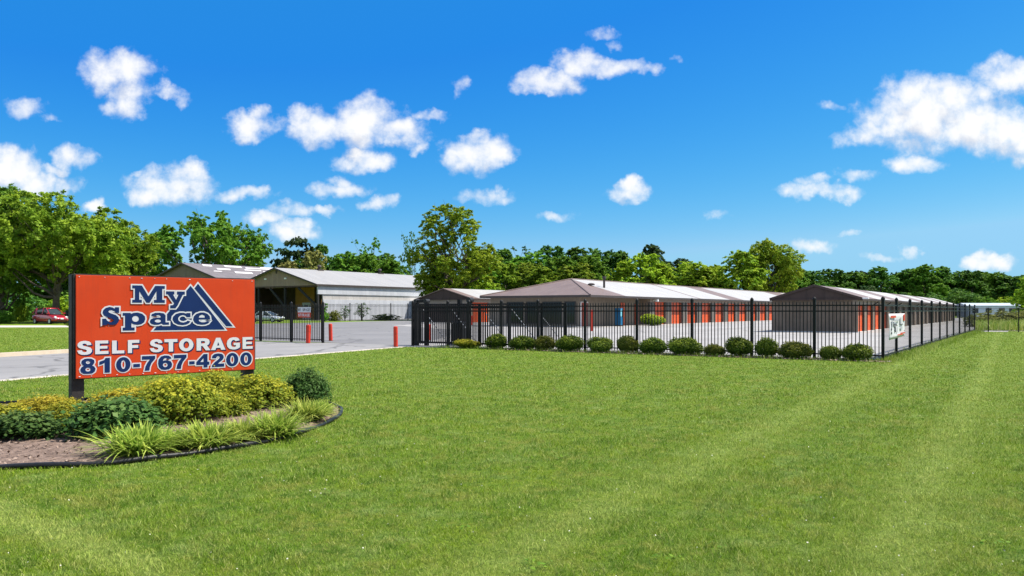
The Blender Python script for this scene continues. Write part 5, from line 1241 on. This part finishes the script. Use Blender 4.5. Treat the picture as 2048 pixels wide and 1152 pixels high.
# black edging: a rounded lip around the bed
ed = MB(); ring = BEDS + BEDS[:2]
lipp = [Vector((x, y, 0)) for x, y in BEDS]; nL = len(lipp)
v = []
for i, p in enumerate(lipp):
    t_ = (lipp[(i + 1) % nL] - lipp[i - 1]).normalized(); nrm = Vector((t_.y, -t_.x, 0)); hz = .052 + .008 * math.sin(i * .9)
    v += [p - nrm * .02, p + nrm * .022, p + nrm * .028 + Vector((0, 0, hz * .8)), p + nrm * .012 + Vector((0, 0, hz)), p - nrm * .012 + Vector((0, 0, hz)), p - nrm * .02 + Vector((0, 0, hz * .8))]
f = [(i * 6 + k, i * 6 + (k + 1) % 6, ((i + 1) % nL) * 6 + (k + 1) % 6, ((i + 1) % nL) * 6 + k) for i in range(nL) for k in range(6)]
ed.add(v, f); o = ed.build('bed_edging', M['plastic_black'], smooth=True); tag(o, 'black plastic edging curving round the sign bed', 'edging')

def leafy_shrub(seed, rx, ry, h, n_shoots, per, leaf, asp, up=.5, skirt=.05, tipw=.9):
    """shrub of leafy shoots: each shoot a curved line carrying leaves"""
    rg = np.random.default_rng(seed); P, Nn, S, Rn, Cl = [], [], [], [], []
    st = MB()
    for i in range(n_shoots):
        a = rg.random() * 2 * math.pi; rr = rg.random() ** .55
        tip = np.array([math.cos(a) * rx * rr, math.sin(a) * ry * rr, h * (skirt + (1 - skirt) * (1 - rr ** 2.2) ** .55) * rg.uniform(.82, 1.08)])
        root = np.array([math.cos(a) * rx * rr * .25, math.sin(a) * ry * rr * .25, 0.])
        mid = (root + tip) / 2 + np.array([0, 0, h * .14 * rr]) + rg.normal(size=3) * .02
        if i % 5 == 0: st.tube([root, mid, tip], [.009, .006, .002], 4)
        t = np.clip(rg.uniform(.35, 1.04, per) ** .7, 0, 1.05)[:, None]
        Q = (1 - t) ** 2 * root + 2 * t * (1 - t) * (2 * mid - (root + tip) / 2) + t * t * tip
        out = Q - np.array([0, 0, h * .3]); out /= np.maximum(np.linalg.norm(out, axis=1, keepdims=True), .01)
        jit = rg.normal(size=(per, 3)) * leaf * .75
        P.append(Q + jit); Nn.append(out * .6 + rg.normal(size=(per, 3)) * .5 + np.array([0, 0, up]))
        S.append(leaf * rg.uniform(.6, 1.3, per)); Rn.append(rg.random(per))
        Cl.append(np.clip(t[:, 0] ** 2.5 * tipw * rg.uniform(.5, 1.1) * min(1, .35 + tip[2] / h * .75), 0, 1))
    P = np.concatenate(P); ok = P[:, 2] > .01
    me = leaves_mesh('foliage', P[ok], np.concatenate(Nn)[ok], np.concatenate(S)[ok], np.concatenate(Rn)[ok], np.concatenate(Cl)[ok], asp, .08)
    sm = bpy.data.meshes.new('stem'); sm.from_pydata([tuple(p) for p in st.v], [], st.f); sm.materials.append(M['bark'])
    return me, sm
def put_shrub(px, d, proto, lm, label, wpx=100, top=760, rot=0, name='shrub', cat='shrub'):
    P = D(px, d); P.z = bedz(P.x, P.y) - .02 if pip([P.x], [P.y], BEDS)[0] else 0
    me, sm = proto
    co = np.empty(len(me.vertices) * 3, dtype=np.float32); me.vertices.foreach_get('co', co); co = co.reshape(-1, 3)
    r0 = np.percentile(np.hypot(co[:, 0], co[:, 1]), 96); h0 = np.percentile(co[:, 2], 98.5)
    sxy = wpx * d / 1600 / 2 / r0; sz = (zat(top, d) - P.z) / h0
    t = thing(name, label, cat, P, R(rot)); t.scale = (sxy, sxy, sz)
    if not me.materials: me.materials.append(L[lm])
    o = bpy.data.objects.new('foliage', me); col.objects.link(o); o.parent = t
    o.material_slots[0].link = 'OBJECT'; o.material_slots[0].material = L[lm]
    if sm: s = bpy.data.objects.new('stem', sm); col.objects.link(s); s.parent = t
    return t
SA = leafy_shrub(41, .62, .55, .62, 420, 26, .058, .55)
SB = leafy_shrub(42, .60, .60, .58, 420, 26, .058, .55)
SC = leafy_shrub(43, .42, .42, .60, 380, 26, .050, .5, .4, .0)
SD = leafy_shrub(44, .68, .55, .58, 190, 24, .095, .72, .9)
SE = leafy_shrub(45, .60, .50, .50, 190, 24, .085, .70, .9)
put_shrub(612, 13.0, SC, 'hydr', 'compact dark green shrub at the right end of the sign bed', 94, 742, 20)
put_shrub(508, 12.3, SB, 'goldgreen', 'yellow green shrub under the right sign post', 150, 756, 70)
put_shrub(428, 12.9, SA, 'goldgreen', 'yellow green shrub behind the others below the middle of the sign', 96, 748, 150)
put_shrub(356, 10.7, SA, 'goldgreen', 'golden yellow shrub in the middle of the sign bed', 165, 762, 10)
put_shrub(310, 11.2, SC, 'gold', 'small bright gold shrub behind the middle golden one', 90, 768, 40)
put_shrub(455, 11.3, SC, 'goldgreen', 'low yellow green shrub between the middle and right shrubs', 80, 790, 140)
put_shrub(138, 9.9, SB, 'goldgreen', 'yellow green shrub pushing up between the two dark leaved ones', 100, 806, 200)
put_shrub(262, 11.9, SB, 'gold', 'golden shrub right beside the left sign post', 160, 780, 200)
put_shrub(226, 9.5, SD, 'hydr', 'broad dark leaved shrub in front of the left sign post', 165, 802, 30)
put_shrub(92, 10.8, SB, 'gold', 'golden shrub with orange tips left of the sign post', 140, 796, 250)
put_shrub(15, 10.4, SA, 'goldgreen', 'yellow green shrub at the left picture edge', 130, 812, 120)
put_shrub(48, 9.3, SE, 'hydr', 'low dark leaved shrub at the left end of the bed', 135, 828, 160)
def strap_plant(seed, n, length, spread):
    """arching strap leaves from one crown"""
    rg = np.random.default_rng(seed); V, F, rn, cl = [], [], [], []
    for i in range(n):
        a = rg.random() * 2 * math.pi; ln = length * rg.uniform(.55, 1.1); lean = rg.uniform(.15, 1.0) * spread; w = rg.uniform(.006, .012); arch = rg.uniform(.25, .95)
        dx, dy = math.cos(a), math.sin(a); bx_, by_ = rg.normal(size=2) * length * .14
        K = 6; b0 = len(V); r1 = rg.random(); c1 = rg.random() ** 2
        for k in range(K + 1):
            t = k / K; r_ = ln * lean * (t ** 1.15); z = ln * (1 - .25 * lean) * (t - arch * lean * t ** 2.4)
            ww = w * (1 - t ** 2) + .0008
            V += [(bx_ + dx * r_ - dy * ww, by_ + dy * r_ + dx * ww, max(z, .004)), (bx_ + dx * r_ + dy * ww, by_ + dy * r_ - dx * ww, max(z, .004))]
            rn += [r1, r1]; cl += [min(1, c1 * .7 + t * .45)] * 2
        F += [(b0 + 2 * k, b0 + 2 * k + 1, b0 + 2 * k + 3, b0 + 2 * k + 2) for k in range(K)]
    return raw_mesh('foliage', np.array(V), np.array(F), {'rnd': np.array(rn), 'clump': np.array(cl)})
ST = [strap_plant(51, 760, .50, 1.0), strap_plant(52, 760, .48, 1.05)]
for k, (px, d, w, top, lab) in enumerate(((272, 8.35, 175, 852, 'spiky strap leaved clump at the front left of the bed edge'), (343, 8.7, 130, 862, 'smaller strap leaved clump between the two front clumps'), (412, 8.85, 165, 846, 'spiky strap leaved clump in the middle of the bed edge'), (482, 9.3, 130, 842, 'small strap leaved clump behind the middle front clump'),
        (548, 9.55, 150, 824, 'spiky strap leaved clump at the right bend of the bed edge'), (610, 10.9, 125, 802, 'pale strap leaved clump at the right end of the bed'), (642, 11.6, 75, 802, 'smallest strap leaved clump at the far right of the bed'))):
    t = put_shrub(px, d, (ST[k % 2], None), 'lily', lab, w, top, k * 77, 'strap_leaf_plant', 'plant')

# ------------------------------------------------------------------ mown grass: real blades near the camera
DRIVE = [(-23.5, -15), (-33, -15)] + DF + [tuple(W(26.8, 24.5)[:2]), tuple(W(26.8, 17)[:2])] + DN[::-1][1:]
def blades(n, y0, y1, ln, wd, seed, rg=None, keep=None, xl=.82):
    rg = np.random.default_rng(seed)
    # density falls with distance: sample y with p ~ y**-0.3 over the view wedge
    Y = np.exp(rg.uniform(math.log(y0), math.log(y1), n)); X = rg.uniform(-1, 1, n) * (Y * xl + 3.0)
    bad = pip(X, Y, BEDS) | pip(X, Y, DRIVE) | pip(X, Y, CT)
    u = X * UX + Y * UY; v = -X * UY + Y * UX
    bad |= (u > 25.75 + .12 * np.sin(v * 3)) & (v > 3.75) & (v < 40)
    X, Y = X[~bad], Y[~bad]; n = len(X)
    # thinner and taller in patches
    pat = .5 + .5 * np.sin(X * 1.7 + 1.3 * np.sin(Y * 1.1)) * np.sin(Y * 1.5 + .9 * np.sin(X * .8))
    cl = np.zeros(n)
    for q in range(5):
        ka = rg.random() * 6.28; kk = 4.5 * 1.6 ** q; cl += np.sin((X * math.cos(ka) + Y * math.sin(ka)) * kk + 2 * np.sin((X * math.sin(ka) - Y * math.cos(ka)) * kk * .6)) / 2.2
    a = rg.random(n) * 2 * math.pi; L_ = ln * rg.uniform(.5, 1.25, n) * (.75 + .5 * pat) * np.clip(1 + .32 * cl, .45, 1.7); lean = rg.uniform(.3, 1.45, n)
    w = np.maximum(.0032, wd * Y) * rg.uniform(.6, 1.3, n)
    dx, dy = np.cos(a), np.sin(a); bx_ = rg.random(n) * 2 * math.pi; wx, wy = np.cos(bx_), np.sin(bx_)
    V = np.empty((n, 5, 3))
    for j, (t, k) in enumerate(((0, 1), (0, -1), (.55, .8), (.55, -.8), (1, 0))):
        r_ = L_ * np.sin(lean) * t ** 1.4; z = L_ * np.cos(lean * t * .9) * t
        V[:, j, 0] = X + dx * r_ + wx * w * k * .5; V[:, j, 1] = Y + dy * r_ + wy * w * k * .5; V[:, j, 2] = z
    i = np.arange(n)[:, None] * 5
    F = np.concatenate([i + np.array([[0, 1, 3]]), i + np.array([[0, 3, 2]]), i + np.array([[2, 3, 4]])])
    return V.reshape(-1, 3), F, np.repeat(rg.random(n), 5)
parts = [blades(1250000, 3.2, 70.0, .036, .00060, 1)]
o_ = 0; VV, FF, AA = [], [], []
for v, f, a in parts: VV.append(v); FF.append(f + o_); AA.append(a); o_ += len(v)
me = raw_mesh('mown_grass', np.concatenate(VV), np.concatenate(FF), {'rnd': np.concatenate(AA)})
o = link('mown_grass', me, M['blade']); o['kind'] = 'stuff'; tag(o, 'short mown green grass of the front lawn', 'grass')
# taller unmown grass at the foot of the fences
def tufts(n, fn, ln, wd, seed, name, label):
    rg = np.random.default_rng(seed); X, Y = fn(rg, n); n = len(X)
    a = rg.random(n) * 2 * math.pi; L_ = ln * rg.uniform(.4, 1.3, n); lean = rg.uniform(.1, .8, n); w = wd * rg.uniform(.6, 1.3, n)
    V = np.empty((n, 5, 3)); wx, wy = np.cos(a + 1.3), np.sin(a + 1.3)
    for j, (t, k) in enumerate(((0, 1), (0, -1), (.55, .8), (.55, -.8), (1, 0))):
        r_ = L_ * np.sin(lean) * t ** 1.5; z = L_ * np.cos(lean * t) * t
        V[:, j, 0] = X + np.cos(a) * r_ + wx * w * k * .5; V[:, j, 1] = Y + np.sin(a) * r_ + wy * w * k * .5; V[:, j, 2] = z
    i = np.arange(n)[:, None] * 5
    F = np.concatenate([i + np.array([[0, 1, 3]]), i + np.array([[0, 3, 2]]), i + np.array([[2, 3, 4]])])
    me = raw_mesh(name, V.reshape(-1, 3), F, {'rnd': np.repeat(rg.random(n), 5)})
    o = link(name, me, M['blade']); o['kind'] = 'stuff'; tag(o, label, 'grass')
def strip(u0, u1, v0, v1):
    def f(rg, n):
        u = rg.uniform(u0, u1, n); v = v0 + (v1 - v0) * (.5 + .28 * rg.normal(size=n)); return u * UX - v * UY, u * UY + v * UX
    return f
tufts(9000, strip(25.9, 67, 3.45, 4.25), .16, .014, 61, 'long_grass', 'longer unmown grass along the foot of the side fence')
tufts(5000, lambda rg, n: (lambda X, Y: (X, Y))(*(lambda px, d: ((px - 1024) / 1600 * d, d))(rg.uniform(1950, 2100, n), rg.uniform(59.5, 84, n))), .75, .05, 62, 'tall_weeds', 'tall olive grass beyond the mown lawn on the right')

tufts(4200, lambda rg, n: (lambda u, v: (u * UX - v * UY, u * UY + v * UX))(25.85 + .28 * rg.normal(size=n), 3.9 + 17 * np.floor(rg.random(n) * 26) / 26 + .25 * rg.normal(size=n)), .14, .012, 63, 'fence_weeds', 'scattered weeds and long grass between the clipped shrubs')
rg = np.random.default_rng(91); n = 2600
u = rg.uniform(25.35, 26.4, n); v = rg.uniform(3.8, 17.2, n)
me = leaves_mesh('fence_litter', np.stack([u * UX - v * UY, u * UY + v * UX, np.full(n, .03)], 1), rg.normal(size=(n, 3)) * .4 + np.array([0, 0, 1]), rg.uniform(.03, .10, n), rg.random(n), rg.random(n), .6)
o = link('fence_litter', me, M['chip']); o['kind'] = 'stuff'; tag(o, 'pale chips and litter on the strip under the front fence', 'mulch')

rg = np.random.default_rng(93); n = 260
Y = np.exp(rg.uniform(math.log(4.3), math.log(22), n)); X = rg.uniform(-.66, .66, n) * Y
ok = ~(pip(X, Y, BEDS) | pip(X, Y, DRIVE)); X, Y = X[ok], Y[ok]; n = len(X)
me = leaves_mesh('clover_heads', np.stack([X, Y, rg.uniform(.02, .04, n)], 1), rg.normal(size=(n, 3)) * .5 + np.array([0, -.5, .8]), rg.uniform(.007, .014, n) * (1 + Y * .02), rg.random(n), rg.random(n), .9)
o = link('clover_heads', me, M['clover']); o['kind'] = 'stuff'; tag(o, 'tiny pale clover heads and dry bits dotted in the lawn', 'clover')
# broad leaved weeds in the lawn
rg = np.random.default_rng(95); PX, NN_, SS = [], [], []
for (x, y) in [(-.35, 5.55), (.15, 4.75), (.95, 4.85), (1.3, 5.1), (2.3, 6.3), (-1.6, 6.6), (3.1, 5.2), (.5, 8.2), (4.2, 8.8), (-.9, 9.4), (2.0, 11.5), (5.9, 11.2)]:
    k = rg.integers(9, 20); a = rg.random(k) * 6.283; r_ = rg.uniform(.02, .13, k)
    PX.append(np.stack([x + np.cos(a) * r_, y + np.sin(a) * r_, rg.uniform(.018, .05, k)], 1)); NN_.append(np.stack([np.cos(a) * .35, np.sin(a) * .35, np.ones(k)], 1)); SS.append(rg.uniform(.02, .045, k))
PX = np.concatenate(PX); n = len(PX)
me = leaves_mesh('lawn_weeds', PX, np.concatenate(NN_), np.concatenate(SS), rg.random(n), rg.random(n), .5)
o = link('lawn_weeds', me, L['mid']); o['kind'] = 'stuff'; tag(o, 'flat broad leaved weeds growing here and there in the lawn', 'weeds')
